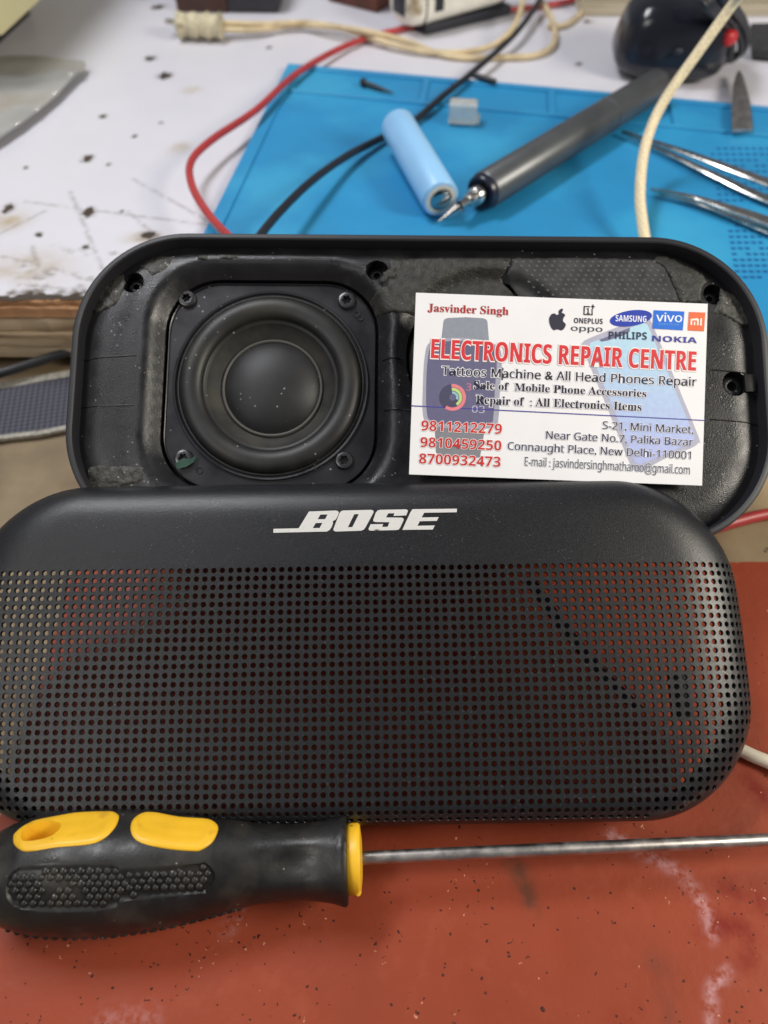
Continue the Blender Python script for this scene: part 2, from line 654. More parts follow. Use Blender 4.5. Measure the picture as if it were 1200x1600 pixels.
xs = np.concatenate([np.arange(-520, -220, 4), np.arange(-220, 60, 1.0), np.arange(60, 521, 4)])
ys = np.concatenate([np.arange(YE, YE + 130, 1.0), np.arange(YE + 130, YE + 200, 1.6), np.arange(YE + 200, 900, 3)])
V = [(x, y, ZT) for y in ys for x in xs]
nx = len(xs)
me = bpy.data.meshes.new('white_table')
jag = lambda x: 2.2 * noise.noise((x * .05, 3, 0)) + 1.6 * noise.noise((x * .23, 8, 1)) + .8 * noise.noise((x * .8, 2, 5))
V = [(x, (y + (jag(x) if j == 0 else 0)), z) for j, y in enumerate(ys) for x, _, z in [(xx, 0, ZT) for xx in xs]]
Fc = [(j * nx + i, j * nx + i + 1, (j + 1) * nx + i + 1, (j + 1) * nx + i) for j in range(len(ys) - 1) for i in range(nx - 1)]
me.from_pydata([(x * MM, y * MM, z * MM) for x, y, z in V], [], Fc)
ca = me.color_attributes.new('stain', 'FLOAT_COLOR', 'POINT')
Va = np.array(V)
D = Va - CC
Zc = D @ CF
PX, PY = 600 + FPX * D[:, 0] / Zc, 800 - FPX * (D @ CU) / Zc
Rr, Gg, Bb = np.zeros(len(V)), np.zeros(len(V)), np.zeros(len(V))
# the spots were measured in the photo, then laid out as real distances on the table
for qx, qy, rx, ry in spots:
    c = at(qx, qy, ZT)
    ex = np.linalg.norm(at(qx + rx, qy, ZT) - c)
    ey = np.linalg.norm(at(qx, qy + ry, ZT) - c)
    dx, dy = Va[:, 0] - c[0], Va[:, 1] - c[1]
    near = (abs(dx) < 4 * ex + 6) & (abs(dy) < 4 * ey + 6)
    for i in np.where(near)[0]:
        w = max(.25, 1 + 1.2 * noise.noise((Va[i, 0] * .30, Va[i, 1] * .30, qx)) + .7 * noise.noise((Va[i, 0] * .8, Va[i, 1] * .8, qx)))
        q = (dx[i] / ex) ** 2 + (dy[i] / ey) ** 2
        Rr[i] = max(Rr[i], min(1, max(0, 1.25 - .75 * q * w)))
        Gg[i] = max(Gg[i], .5 * min(1, max(0, 1.5 - .4 * q)))
for qx, qy, rx, ry in [(300, 141, 14, 6), (280, 232, 16, 8), (10, 345, 30, 14), (232, 372, 30, 10), (40, 420, 60, 25)]:
    c = at(qx, qy, ZT)
    ex = np.linalg.norm(at(qx + rx, qy, ZT) - c)
    ey = np.linalg.norm(at(qx, qy + ry, ZT) - c)
    Bb = np.maximum(Bb, np.exp(-((Va[:, 0] - c[0]) / ex) ** 2 - ((Va[:, 1] - c[1]) / ey) ** 2))
lines = [((208, 280), (325, 345)), ((40, 315), (330, 352)), ((50, 385), (62, 425)), ((80, 418), (135, 438)), ((0, 400), (60, 412)), ((110, 300), (160, 420)), ((30, 445), (110, 452)), ((200, 330), (300, 420)), ((0, 365), (70, 330))]
for a, b in lines:
    A, B = at(*a, ZT)[:2], at(*b, ZT)[:2]
    ab = B - A
    t = np.clip(((Va[:, :2] - A) @ ab) / (ab @ ab), 0, 1)
    dd = np.linalg.norm(Va[:, :2] - (A + t[:, None] * ab), axis=1)
    Gg = np.maximum(Gg, .5 * np.exp(-(dd / .9) ** 2))
fr = np.where(Va[:, 1] < YE + 70)[0]
for i in fr:
    x, y = Va[i, 0], Va[i, 1]
    e = y - YE - jag(x)
    n1 = noise.noise((x * .06, y * .09, 0)) + .6 * noise.noise((x * .22, y * .3, 4)) + .35 * noise.noise((x * .6, y * .9, 9))
    Gg[i] = max(Gg[i], min(1, max(0, (n1 + .35 - e / 42) * 1.5)))
    if n1 + .55 - e / 8 > .55:
        Rr[i] = max(Rr[i], min(1, (n1 + .55 - e / 8)))
    if e < 3.2 + 2.0 * noise.noise((x * .12, 1, 7)):
        Rr[i] = max(Rr[i], .9)
ca.data.foreach_set('color', np.stack([Rr, Gg, Bb, np.ones(len(V))], 1).astype(np.float32).ravel())
table = bpy.data.objects.new('white_table', me)
COL.objects.link(table)
me.materials.append(K['white'])
structure(table)
# its worn wooden front edge, plies stepped like broken layers
for k, (z0, z1, dy, m) in enumerate([(33.2, 35.9, -.2, 'edgeply'), (27.5, 33.1, -1.2, 'edgeply'), (20.5, 27.3, -.4, 'edgewood'), (13.0, 20.2, -1.4, 'edgewood'), (6.5, 12.8, -.7, 'edgewood')]):
    b = MB()
    rings = []
    for x in np.arange(-520, 521, 3.0):
        w = dy + .7 * noise.noise((x * .09, k * 5, 0)) + .5 * noise.noise((x * .35, k * 3, 2))
        y = YE + w
        b0, b1 = z0 + .35 * noise.noise((x * .1, k, 7)), z1 - .5 * abs(noise.noise((x * .2, k, 1)))
        rings.append([(x, y + .5, b1), (x, y, b1 - .6), (x, y, b0 + .6), (x, y + .5, b0), (x, YE + 60, b0), (x, YE + 60, b1 - .4)])
    b.loft(rings, cap0=True, cap1=True)
    b.build('worn_edge', K[m], table, smooth=False)
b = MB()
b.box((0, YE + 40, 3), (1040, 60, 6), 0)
b.build('gap_shade_strip', K['gap'], table, smooth=False)  # near-black filler strip; the shade of the gap is in its colour

# red sheet with its stains
pL0, pL1 = at(115, 885, 1), at(20, 1210, 1)
Y1 = at(1170, 876, 1.2)[1]
xl = lambda y: pL0[0] + (y - pL0[1]) * (pL1[0] - pL0[0]) / (pL1[1] - pL0[1])
rows, cols = np.arange(-150, Y1 + .01, 1.25), 330
Y1r = rows[-1]
V, Fc = [], []
for y in rows:
    x0 = max(xl(y), -260)
    x0 += .5 * noise.noise((y * .2, 0, 3))
    for i in range(cols + 1):
        V.append((x0 + (235 - x0) * i / cols, y + (.6 * noise.noise((i * .15, 5, 0)) if y == Y1r else 0), 1.2))
n1 = cols + 1
for j in range(len(rows) - 1):
    for i in range(cols):
        Fc.append((j * n1 + i, j * n1 + i + 1, (j + 1) * n1 + i + 1, (j + 1) * n1 + i))
top_n = len(V)
loop = [i for i in range(n1)] + [j * n1 + cols for j in range(1, len(rows))] + [(len(rows) - 1) * n1 + i for i in range(cols - 1, -1, -1)] + [j * n1 for j in range(len(rows) - 2, 0, -1)]
for q in loop:
    V.append((V[q][0], V[q][1], .05))
for k in range(len(loop)):
    k2 = (k + 1) % len(loop)
    Fc.append((loop[k], top_n + k, top_n + k2, loop[k2]))
me = bpy.data.meshes.new('red_sheet')
me.from_pydata([(x * MM, y * MM, z * MM) for x, y, z in V], [], Fc)
ca = me.color_attributes.new('stain', 'FLOAT_COLOR', 'POINT')
Va = np.array(V)
R_, G_, B_ = (np.zeros(len(V)) for _ in range(3))


def streak(path, w, amp, arr):
    P = [at(x, y, 1.2)[:2] for x, y in path]
    best = np.full(len(V), 1e9)
    for a, b in zip(P[:-1], P[1:]):
        ab = b - a
        t = np.clip(((Va[:, :2] - a) @ ab) / (ab @ ab), 0, 1)
        best = np.minimum(best, np.linalg.norm(Va[:, :2] - (a + t[:, None] * ab), axis=1))
    return np.maximum(arr, amp * np.exp(-(best / w) ** 2))


R_ = streak([(960, 1308), (1020, 1338), (1060, 1362), (1085, 1392), (1105, 1425), (1112, 1460)], 1.8, .55, R_)
R_ = streak([(1085, 1392), (1105, 1425)], 1.2, .8, R_)
R_ = streak([(1135, 1520), (1112, 1545), (1110, 1600)], 1.5, .7, R_)
R_ = streak([(955, 1305), (975, 1315)], 1.5, .8, R_)
R_ = streak([(355, 1452), (372, 1430)], 1.8, .35, R_)
R_ = streak([(165, 1595), (235, 1590)], 3.0, .25, R_)
G_ = streak([(800, 1345), (812, 1362), (830, 1412)], 2.6, .95, G_)
G_ = streak([(836, 1422), (838, 1430)], 1.4, .5, G_)
G_ = streak([(1025, 1500), (1040, 1540)], 3.5, .42, G_)
G_ = streak([(1040, 1560), (1050, 1600)], 2.4, .4, G_)
G_ = streak([(985, 1255), (1000, 1300)], 3, .35, G_)
B_ = streak([(1130, 1445), (1160, 1460), (1168, 1490)], 4.2, 1.0, B_)
B_ = streak([(1140, 1395), (1185, 1410)], 4.2, .75, B_)
B_ = streak([(1098, 1450), (1140, 1450)], 4.0, .5, B_)
B_ = streak([(1165, 1215), (1195, 1250)], 3.2, .9, B_)
B_ = streak([(960, 1600), (990, 1590)], 3, .5, B_)
ca.data.foreach_set('color', np.stack([R_, G_, B_, np.ones(len(V))], 1).astype(np.float32).ravel())
red = bpy.data.objects.new('red_sheet', me)
COL.objects.link(red)
me.materials.append(K['red'])
structure(red)

# grit on the red sheet: a few real crumbs (too many to count, one object)
b = MB()
rg = random.Random(3)
for i in range(150):
    x, y = rg.uniform(0, 1200), rg.choice([rg.uniform(1380, 1600), rg.uniform(1300, 1600), rg.uniform(1220, 1600)])
    c = at(x, y, 1.25)
    if c[1] < -80:
        continue
    r = rg.uniform(.12, .30) * (1.9 if rg.random() < .08 else 1)
    b.dome(c, np.array([math.cos(i), math.sin(i), 0]) * rg.uniform(.6, 1.7), np.array([-math.sin(i), math.cos(i), 0]), np.array([0, 0, 1.]), r, r * .7, 6, 2)
grit = b.build('grit', mat('dark_grit', (.05, .018, .012), .8))
grit['kind'] = 'stuff'
grit['label'] = 'dark crumbs of dirt scattered over the red sheet'

# pale wooden batten at the back of the table
p0 = at(905, 26, ZT)
t = thing('wooden_batten', 'pale wooden batten lying along the back of the white table behind the black gadget', 'batten', p0)
b = MB()
for k in range(3):
    b.box((p0[0] + 210, p0[1] + 13, ZT + 4.1 + 8.3 * k), (420, 26 - k * .8, 8), .8)
world_child(b, 'board', K['batten'], t)

# ================================================================== BACK SHELL OF THE SPEAKER
SF = Frame(atd(656, 600, 220), 30, -0.5)
SW, SH, SR = 210.5, 95.5, 34.0
SM = SF.matrix()
shell = thing('speaker_housing', 'open black speaker housing lying behind the grille, its round driver showing at left', 'speaker', matrix=SM)

DC = np.array([-45.8, 2.0])                  # driver centre
PK = dict(w=66.5, h=67.5, r=17)              # driver pocket
pocket = dense(rrect(PK['w'], PK['h'], PK['r'], 10, DC[0], DC[1]), 2.0)
passive_c = SF.on(762, 556, -4)
PR = 25.0
bosses = [SF.on(209, 443, -4), SF.on(589, 425, -4), SF.on(1114, 462, -4), SF.on(1146, 601, -4)]


def deck_z(u, v):
    z = -4.0
    d = -sdf_rr(u, v, SW, SH, SR)
    z += 1.1 * sm(d, 3, 10) - 1.2 * sm(6 - d, 0, 4)
    # rounded fall into the pocket
    e = sdf_rr(u - DC[0], v - DC[1], PK['w'], PK['h'], PK['r'])
    z -= 4.2 * (1 - sm(e, -.2, 4.6)) ** 1.5
    z += .7 * math.exp(-((e - 5.6) / 1.3) ** 2)
    e2 = math.hypot(u - passive_c[0], v - passive_c[1]) - PR
    z -= 3.0 * (1 - sm(e2, -.2, 4))
    return z + .12 * noise.noise((u * .08, v * .08, 0))


outer = dense(rrect(SW, SH, SR, 16), 3)
inner = dense(rrect(SW - 6.2, SH - 6.2, SR - 3.1, 16), 3)
b = MB()
holes = [pocket, circ(*passive_c, PR, 48)] + [circ(q[0], q[1], 3.5, 24) for q in bosses[:3]] + [circ(bosses[3][0], bosses[3][1], 3.9, 24)]
V, T = plate2d(dense(rrect(SW - 4.2, SH - 4.2, SR - 2.1, 16), 2.5), holes, 2.2)
b.add([(x, y, deck_z(x, y)) for x, y in V], T)
b.loft([[(x, y, deck_z(x, y)) for x, y in pocket], [(x, y, -13) for x, y in pocket]], cap1=True)
for hq in holes[1:2]:
    b.loft([[(x, y, deck_z(x, y)) for x, y in hq], [(x, y, -13) for x, y in hq]], cap1=True)
for hq, q in zip(holes[2:], bosses):
    b.loft([[(x, y, deck_z(x, y)) for x, y in hq], [(q[0] + (x - q[0]) * .97, q[1] + (y - q[1]) * .97, -8.5) for x, y in hq]], cap1=True)
b.build('deck', K['shell'], shell, angle=50)

b = MB()
rings = []
for ins, z in [(2.3, -7), (2.2, -1.0), (2.0, -.3), (1.6, 0), (.7, 0), (.2, -.3), (0, -1.0), (.2, -9), (2.4, -16), (5, -26), (9, -38), (16, -49), (24, -55)]:
    rings.append([(x, y, z) for x, y in dense_ring] if False else [(x, y, z) for x, y in rrect(SW - 2 * ins, SH - 2 * ins, max(SR - ins, 8), 24)])
b.loft(rings, cap1=True)
b.build('body', K['rim'], shell, angle=35)
# seams across the deck
def on_deck(u, v, o=0.0): return (u, v, deck_z(u, v) + o)
def seam(p, q):
    A, B = SF.on(*p, -3.5), SF.on(*q, -3.5)
    b = MB()
    b.tube([on_deck(*(A + (B - A) * k / 8), .05) for k in range(9)], .22, 6, 2)
    b.build('deck_seam', K['hole'], shell)


for p, q in (((127, 561), (214, 556)), ((125, 635), (210, 634)), ((597, 560), (628, 560)), ((600, 640), (640, 642)), ((1112, 579), (1190, 585)), ((1108, 656), (1192, 662))):
    seam(p, q)


def screw(c, z, r, name, parent, rot=.3, depth=2.6):
    b = MB()
    c = np.array([c[0], c[1]])
    head = [(r * 1.02, z - 1.0), (r, z + .3), (r * .86, z + .85), (r * .66, z + 1.0), (r * .56, z + 1.0)]
    rings = []
    for rr, zz in head:
        rings.append([(c[0] + rr * math.cos(a), c[1] + rr * math.sin(a), zz) for a in np.linspace(0, 2 * math.pi, 36, endpoint=False)])
    star = lambda rr, zz: [(c[0] + rr * (1 + .17 * math.cos(6 * (a - rot))) * math.cos(a), c[1] + rr * (1 + .17 * math.cos(6 * (a - rot))) * math.sin(a), zz) for a in np.linspace(0, 2 * math.pi, 36, endpoint=False)]
    rings += [star(r * .47, z + .98), star(r * .45, z + 1.0 - depth)]
    b.loft(rings, cap1=True)
    o = b.build(name, K['screw'], parent, angle=30)
    o.data.materials.append(K['hole'])
    for p in o.data.polygons:                     # near-black material puts the recess shade into the socket's colour
        if all(math.hypot(o.data.vertices[i].co.x / MM - c[0], o.data.vertices[i].co.y / MM - c[1]) < r * .555 for i in p.vertices):
            p.material_index = 1
    return o


for q in bosses[:3]:
    screw(q, -7.6, 2.3, 'screw', shell, .5)
# the keyhole boss at the right keeps an empty sleeve
b = MB()
q = bosses[3]
b.lathe([(3.4, -8.4), (3.2, -6.0), (2.2, -5.6), (1.5, -5.7), (1.2, -8.2)], (q[0] + .2, q[1], 0), 32)
b.build('screw_sleeve', K['shell'], shell)
b = MB()
b.box((q[0] + 4.6, q[1] + .2, -3.3), (3.4, 5.6, 1.2), .3)
b.build('latch_notch', K['hole'], shell)

# driver
drv_z = -8.0
b = MB()
fl = dense(rrect(PK['w'] - 2.6, PK['h'] - 2.6, 16.0, 10, *DC), 2)
fl2 = dense(rrect(PK['w'] - 1.4, PK['h'] - 1.4, 16.6, 10, *DC), 2)
ringh = circ(*DC, 30.4, 96)
V, T = plate2d(fl, [ringh], 2.5)
b.add([(x, y, drv_z) for x, y in V], T)
rr_ = lambda ins, z: [(x, y, z) for x, y in rrect(PK['w'] - 2.6 + ins, PK['h'] - 2.6 + ins, 16 + ins / 2, 14, *DC)]
b.loft([rr_(0, drv_z), rr_(.1, drv_z + .45), rr_(.5, drv_z + .6), rr_(.9, drv_z + .3), rr_(1.2, drv_z - .6), rr_(1.2, drv_z - 4)])
b.lathe([(30.4, drv_z), (30.35, drv_z + .7), (30.1, drv_z + .9), (29.6, drv_z + .8), (29.35, drv_z + .2), (29.0, drv_z)], (*DC, 0), 96)
driver = b.build('driver', K['flange'], shell, angle=35)
b = MB()
prof = [(29.0, 0), (28.8, .5), (28.4, .5), (28.2, .15)] + [(24.6 + 3.6 * math.cos(a), .2 + 2.7 * math.sin(a)) for a in np.linspace(0, math.pi, 16)] + [(20.6, .0), (20.0, -.3)]
b.lathe([(r, drv_z + z) for r, z in prof], (*DC, 0), 96)
b.build('surround', K['surround'], driver, angle=60)
b = MB()
b.lathe([(r, drv_z + z) for r, z in [(20.0, -.3), (19.6, -.9), (18.5, -1.9), (17, -3.1), (15.9, -3.8), (15.4, -4.2)]], (*DC, 0), 96)
b.build('cone', K['cone'], driver, angle=60)
b = MB()
b.lathe([(r, drv_z + z) for r, z in [(15.9, -4.1), (15.8, -3.1), (15.5, -2.85), (15.1, -2.9), (14.9, -3.3)]], (*DC, 0), 96)
b.build('cap_ring', K['capring'], driver, angle=60)
b = MB()
b.lathe([(r, drv_z + z) for r, z in [(14.95, -3.4), (14, -2.45), (12, -1.25), (9.5, -.2), (7, .5), (4.5, .95), (2, 1.15), (0, 1.2)]], (*DC, 0), 64)
b.build('dust_cap', K['cap'], driver, angle=60)
dscrews = [SF.on(293, 468, drv_z), SF.on(542, 471, drv_z), SF.on(288, 717, drv_z), SF.on(538, 720, drv_z)]
for i, q in enumerate(dscrews):
    screw(q, drv_z + .3, 2.85, 'screw', driver, .2 + i)
for p in ((312, 735), (557, 491), (562, 497)):
    q = SF.on(*p, drv_z)
    b = MB()
    b.lathe([(1.15, .03), (1.0, .28), (.75, .25), (.6, -.5), (0, -.5)], (q[0], q[1], drv_z), 18)
    b.build('rivet_hole', K['hole'], driver)
b = MB()
V, T = plate2d([SF.on(*p, drv_z + 1.3) for p in ((274, 724), (286, 716), (298, 717), (306, 712), (303, 722), (290, 730), (277, 733))], (), 1)
b.add([(x, y, drv_z + 1.42 + .2 * noise.noise((x, y, 0))) for x, y in V], T)
b.build('paint_mark', K['green'], driver)

# hidden radiator under the card
b = MB()
b.lathe([(24.4, -9.0), (24.0, -7.6), (22, -6.2), (19, -6.0), (16.5, -8.2), (13, -9), (12, -7.2), (6, -6.4), (0, -6.2)], (*passive_c, 0), 64)
b.build('radiator', K['surround'], shell, angle=60)


def patch(pxs, m, name='foam_residue', lift=.22, rough=.35, sc=.5, ragged=.6):
    P = [SF.on(*p, -3.2) for p in pxs]
    P = dense([tuple(p) for p in P], 1.2)
    P = [(x + ragged * noise.noise((x * .5, y * .5, 3)), y + ragged * noise.noise((x * .5, y * .5, 9))) for x, y in P]
    V, T = plate2d(P, (), .8)
    b = MB()
    Pset = {(round(x, 4), round(y, 4)) for x, y in P}
    b.add([on_deck(x, y, .02 if (round(x, 4), round(y, 4)) in Pset else lift + rough * (.5 + noise.noise((x * sc, y * sc, 1))) + .5 * rough * noise.noise((x * 1.9, y * 1.9, 4))) for x, y in V], T)
    return b.build(name, m, shell, angle=80)


patch([(142, 447), (165, 430), (190, 424), (196, 440), (190, 462), (178, 478), (150, 487), (135, 480)], K['foam'], rough=.5)
patch([(134, 728), (180, 728), (226, 731), (222, 752), (160, 768), (136, 766)], K['foam'], rough=.55)
patch([(216, 412), (246, 398), (272, 400), (262, 420), (240, 432)], K['foam'], rough=.25, lift=.08)
patch([(308, 400), (326, 399), (325, 406), (309, 406)], K['foam'], rough=.25, lift=.1)
patch([(341, 398), (372, 398), (371, 404), (343, 405)], K['foam'], rough=.25, lift=.1)
patch([(610, 405), (700, 402), (800, 402), (785, 430), (815, 470), (700, 472), (660, 470), (648, 490), (588, 488), (578, 462), (606, 448)], K['felt'], 'felt_pad', lift=.35, rough=.22)
patch([(804, 403), (900, 402), (1020, 405), (1038, 420), (1062, 472), (980, 474), (850, 470), (820, 468), (792, 430)], K['meshtape'], 'mesh_tape', lift=.3, rough=.05, ragged=.4)
patch([(1026, 398), (1042, 397), (1066, 412), (1100, 428), (1104, 440), (1094, 452), (1096, 474), (1064, 474), (1040, 420), (1020, 408)], K['felt'], 'felt_pad', lift=.42, rough=.3)
patch([(1128, 450), (1152, 456), (1172, 486), (1176, 505), (1160, 508), (1138, 496), (1114, 490), (1120, 476)], K['foam'], rough=.6, lift=.3)
# knots of the mesh tape
b = MB()
e1, e2, e3 = np.eye(3)
for j in range(9):
    for i in range(22):
        q = SF.on(806 + i * 12.0 + (6 if j % 2 else 0) + j * 2.3, 409 + j * 7.4, -3)
        if inside([SF.on(*p, -3) for p in ((800, 404), (1024, 406), (1056, 470), (848, 468))], [q])[0]:
            b.dome(on_deck(q[0], q[1], .3), e1, e2, e3, .50, .22, 7, 2)
b.build('tape_knots', mat('tape_knot', (.075, .075, .072), .6), shell)
# torn flap beside the upper screw hole
patch([(598, 428), (610, 420), (620, 418), (618, 436), (600, 441), (592, 444)], K['felt'], 'torn_flap', lift=.7, rough=.5, sc=1.2)

# ================================================================== GRILLE
GF0 = Frame(atd(583, 1022, 196), 24, 0.8)
GF = Frame(GF0.c + 3.0 * GF0.v - 6.2 * GF0.u, 24, 0.8)
GW, GH, GR = 219.0, 93.8, 32.0
GD = 8.5
grille = thing('speaker_grille', 'dark grey perforated speaker front cover leaning on the open housing, white lettering along its top', 'speaker grille', matrix=GF.matrix())
A_SIDE, A_TOP, A_BOT = 20.0, 11.0, 6.5


def barrel(v): return 1.0 - .020 * (v / 45) ** 2 if v > 0 else 1.0 - .014 * (v / 45) ** 2
def g_out(ins=0.0, n=24):
    P = dense(rrect(GW - 2 * ins, GH - 2 * ins, GR - ins, n), 2.0)
    return [(x * barrel(y), y) for x, y in P]


def g_h(u, v):
    x = u / barrel(v)
    d = max(0.0, -sdf_rr(x, v, GW, GH, GR))
    qx, qy = abs(x) - (GW / 2 - GR), abs(v) - (GH / 2 - GR)
    if qx > 0 and qy > 0:
        L = math.hypot(qx, qy)
        wx = (qx / L) ** 2
    else:
        wx = sm(qx - qy, -12, 12)
    A = (A_TOP if v > 0 else A_BOT) * (1 - wx) + A_SIDE * wx
    k = 1 - min(1, d / A)
    h = -GD * (1 - math.sqrt(max(0, 1 - k ** 2.2)))
    return h - .9 * (v / 45) ** 2 - .6 * (x / 100) ** 2


P_H, R_H = 2.335, .69
HC = 12
row_top = GF.on(600, 888, -.5)[1]
S0, AR = GW / 2 - 13.5, 14.5


def g_u(s):
    a = abs(s)
    if a > S0:
        a = S0 + AR * math.sin(min(1.5, (a - S0) / AR))
    return math.copysign(a, s)


VS0, AV = GH / 2 - A_BOT, 5.6


def g_v(s_):
    if s_ < -VS0:
        return -VS0 - AV * math.sin(min(1.5, (-VS0 - s_) / AV))
    return s_


holes = []
for j in range(40):
    sv = row_top - j * P_H
    if sv < -VS0 - AV * 1.02:
        break
    v0 = g_v(sv)
    dv = math.cos(min(1.5, max(0, -VS0 - sv) / AV))
    for k in range(-56, 57):
        s_ = k * P_H
        if abs(s_) > S0 + AR * 1.30:
            continue
        u = g_u(s_) * barrel(v0)
        d = -sdf_rr(u / barrel(v0), v0, GW, GH, GR)
        du = math.cos(min(1.5, max(0, abs(s_) - S0) / AR))       # holes foreshorten where the cover curves away
        if d < .75 or (d < 2.2 and abs(v0) > 22 and abs(u) > GW / 2 - 34):
            continue
        holes.append((u, v0, max(.28, R_H * du), max(.36, R_H * dv)))
print('holes', len(holes))
b = MB()
HL = [[(u + (ru + .10) * math.cos(2 * math.pi * k / HC), v + (rv + .10) * math.sin(2 * math.pi * k / HC)) for k in range(HC)] for u, v, ru, rv in holes]
out = g_out()
pts, edges = [], []
for lp in [out] + HL:
    o = len(pts)
    pts += [Vector(p) for p in lp]
    edges += [(o + k, o + (k + 1) % len(lp)) for k in range(len(lp))]
ex = []
for ins in (.08, .3, .7, 1.2, 1.9, 2.7, 3.7, 5, 6.5, 8.2, 10, 12):
    if ins > GR:
        break
    ex += [p for p in g_out(ins) if not (p[1] < row_top + 1.6 and (ins > 2.2 or abs(p[1]) < 30 and ins > 1.0))]
for u in np.arange(-106, 107, 2.5):
    for v in np.arange(row_top + 2, 46, 2.2):
        if -sdf_rr(u / barrel(v), v, GW, GH, GR) > 13:
            ex.append((u, v))
harr = np.array([(h[0], h[1]) for h in holes])
ex = [p for p in ex if np.min((harr[:, 0] - p[0]) ** 2 + (harr[:, 1] - p[1]) ** 2) > 1.0]
pts += [Vector(p) for p in ex]
nh0 = len(out)
vs, _, fs, ov, *_r = delaunay_2d_cdt(pts, edges, [], 0, 1e-7)
# drop the triangles that fill a hole: all three corners on the same hole loop
src = [min(o) if o else -1 for o in ov]
nH = len(HL) * HC
hid = [(q - nh0) // HC if nh0 <= q < nh0 + nH else -1 - i for i, q in enumerate(src)]
Vg = np.array([(v.x, v.y) for v in vs])
T = []
for f in fs:
    f = tuple(f)
    if hid[f[0]] == hid[f[1]] == hid[f[2]]:
        continue
    T.append(f)
Cn = Vg[np.array(T)].mean(1)
ok = inside(out, Cn)
T = [t for t, k in zip(T, ok) if k]
b.add([(x, y, g_h(x, y)) for x, y in Vg], T)
rear = lambda v: -16.5 + 7.0 * (v / 46)          # the cover is deeper at its foot than at its top
og = [(x, y, g_h(x, y)) for x, y in out]
b.loft([og, [(x * .999, y * .999, z - 1.5) for x, y, z in og], [(x * .995, y * .995, min(z - 2, rear(y))) for x, y, z in og], [(x * .98, y * .965, min(z - 2, rear(y))) for x, y, z in og]])
me_faces = len(b.f)
for (u, v, ru, rv), lp in zip(holes, HL):
    z = [g_h(x, y) for x, y in lp]
    zc = g_h(u, v)
    sh = math.copysign(.9, u) * (1 - ru / rv)
    r1 = [(u + ru * math.cos(2 * math.pi * k / HC), v + rv * math.sin(2 * math.pi * k / HC)) for k in range(HC)]
    r1z = [g_h(x, y) - .14 for x, y in r1]
    # inward direction follows the surface normal
    e = .3
    nx_, ny_ = -(g_h(u + e, v) - g_h(u - e, v)) / (2 * e), -(g_h(u, v + e) - g_h(u, v - e)) / (2 * e)
    L = math.sqrt(1 + nx_ * nx_ + ny_ * ny_)
    D = (-nx_ / L * .75, -ny_ / L * .75, -1 / L * .75)
    b.loft([[(x, y, q) for (x, y), q in zip(lp, z)], [(x, y, q) for (x, y), q in zip(r1, r1z)], [(x + D[0], y + D[1], q + D[2]) for (x, y), q in zip(r1, r1z)]])
b.build('cover', K['grille'], grille, angle=60)

# lettering and its long bars, laid on the curved front
S_ = lambda x, y: (410 + x / 3.75, 770 + y / 3.75)
letters = [
    ([(65, 212), (213, 209), (273, 110), (430, 104), (444, 108), (448, 118), (440, 140), (430, 157), (412, 168), (414, 180), (406, 202), (394, 219), (378, 228), (65, 235)],
     [[(340, 128), (382, 127), (368, 155), (324, 156)], [(313, 178), (352, 177), (336, 207), (295, 208)]]),
    ([(470, 104), (635, 100), (648, 103), (652, 112), (645, 128), (605, 202), (594, 217), (578, 223), (432, 228), (419, 224), (416, 214), (422, 198), (452, 120), (460, 109)],
     [[(538, 126), (565, 125), (527, 202), (501, 203)]]),
    ([(690, 100), (840, 97), (851, 101), (852, 110), (842, 133), (768, 136), (773, 120), (737, 121), (724, 145), (815, 146), (826, 150), (828, 160), (808, 203), (800, 215), (788, 219), (640, 223), (625, 221), (622, 212), (634, 185), (708, 184), (701, 201), (734, 200), (744, 173), (662, 172), (650, 168), (650, 157), (664, 118), (675, 104)], []),
    ([(880, 96), (1140, 93), (1139, 114), (948, 117), (933, 145), (1033, 143), (1022, 165), (922, 167), (908, 194), (1010, 192), (998, 216), (820, 218), (866, 117)], [])]
for outl, hl in letters:
    cv = lambda L: [tuple(GF.on(*S_(*p), -.6)) for p in L]
    V, T = plate2d(dense(cv(outl), 1.2), [dense(cv(q), 1.2) for q in hl], 1.2)
    b = MB()
    b.add([(x, y, g_h(x, y) + .06) for x, y in V], T)
    b.build('letter', K['logo'], grille, smooth=True)

# stiffening rib inside the cover, seen through the holes as a dark slanting line
b = MB()
pp = [GF.on(x, y, -8) for x, y in ((828, 905), (870, 965), (930, 1040), (1000, 1110))]
b.loft([[(q[0] - 1.3, q[1] - .6, -8.2), (q[0] + 1.3, q[1] + .6, -8.2), (q[0] + 1.3, q[1] + .6, -9.6), (q[0] - 1.3, q[1] - .6, -9.6)] for q in pp], cap0=True, cap1=True)
q = GF.on(1062, 1085, -8)
b.box((q[0], q[1], -9.2), (4.6, 12, 2.4), .5)
b.build('inner_rib', K['blackrub'], grille)

# ================================================================== BUSINESS CARD
CFm = Frame(atd(868, 608, 214.5), 37, -2.2)
cpx = [(652, 457), (1110, 475), (1093, 762), (637, 738)]
cc = np.array([CFm.on(*p) for p in cpx])
mid = cc.mean(0)
CWd, CHt = (cc[1, 0] - cc[0, 0] + cc[2, 0] - cc[3, 0]) / 2, (cc[0, 1] - cc[3, 1] + cc[1, 1] - cc[2, 1]) / 2
print('card', np.round(cc, 1), round(CWd, 1), round(CHt, 1))
card = thing('business_card', 'white printed repair shop business card resting in the open black housing', 'business card', matrix=CFm.matrix())
b = MB()
xs_, ys_ = np.linspace(-CWd / 2, CWd / 2, 24), np.linspace(-CHt / 2, CHt / 2, 14)
b.box((mid[0], mid[1], -.2), (CWd, CHt, .4), .06, seg=1)
b.build('paper', K['card'], card, smooth=False)
cp = lambda x, y: CFm.on(x, y, 0.0)


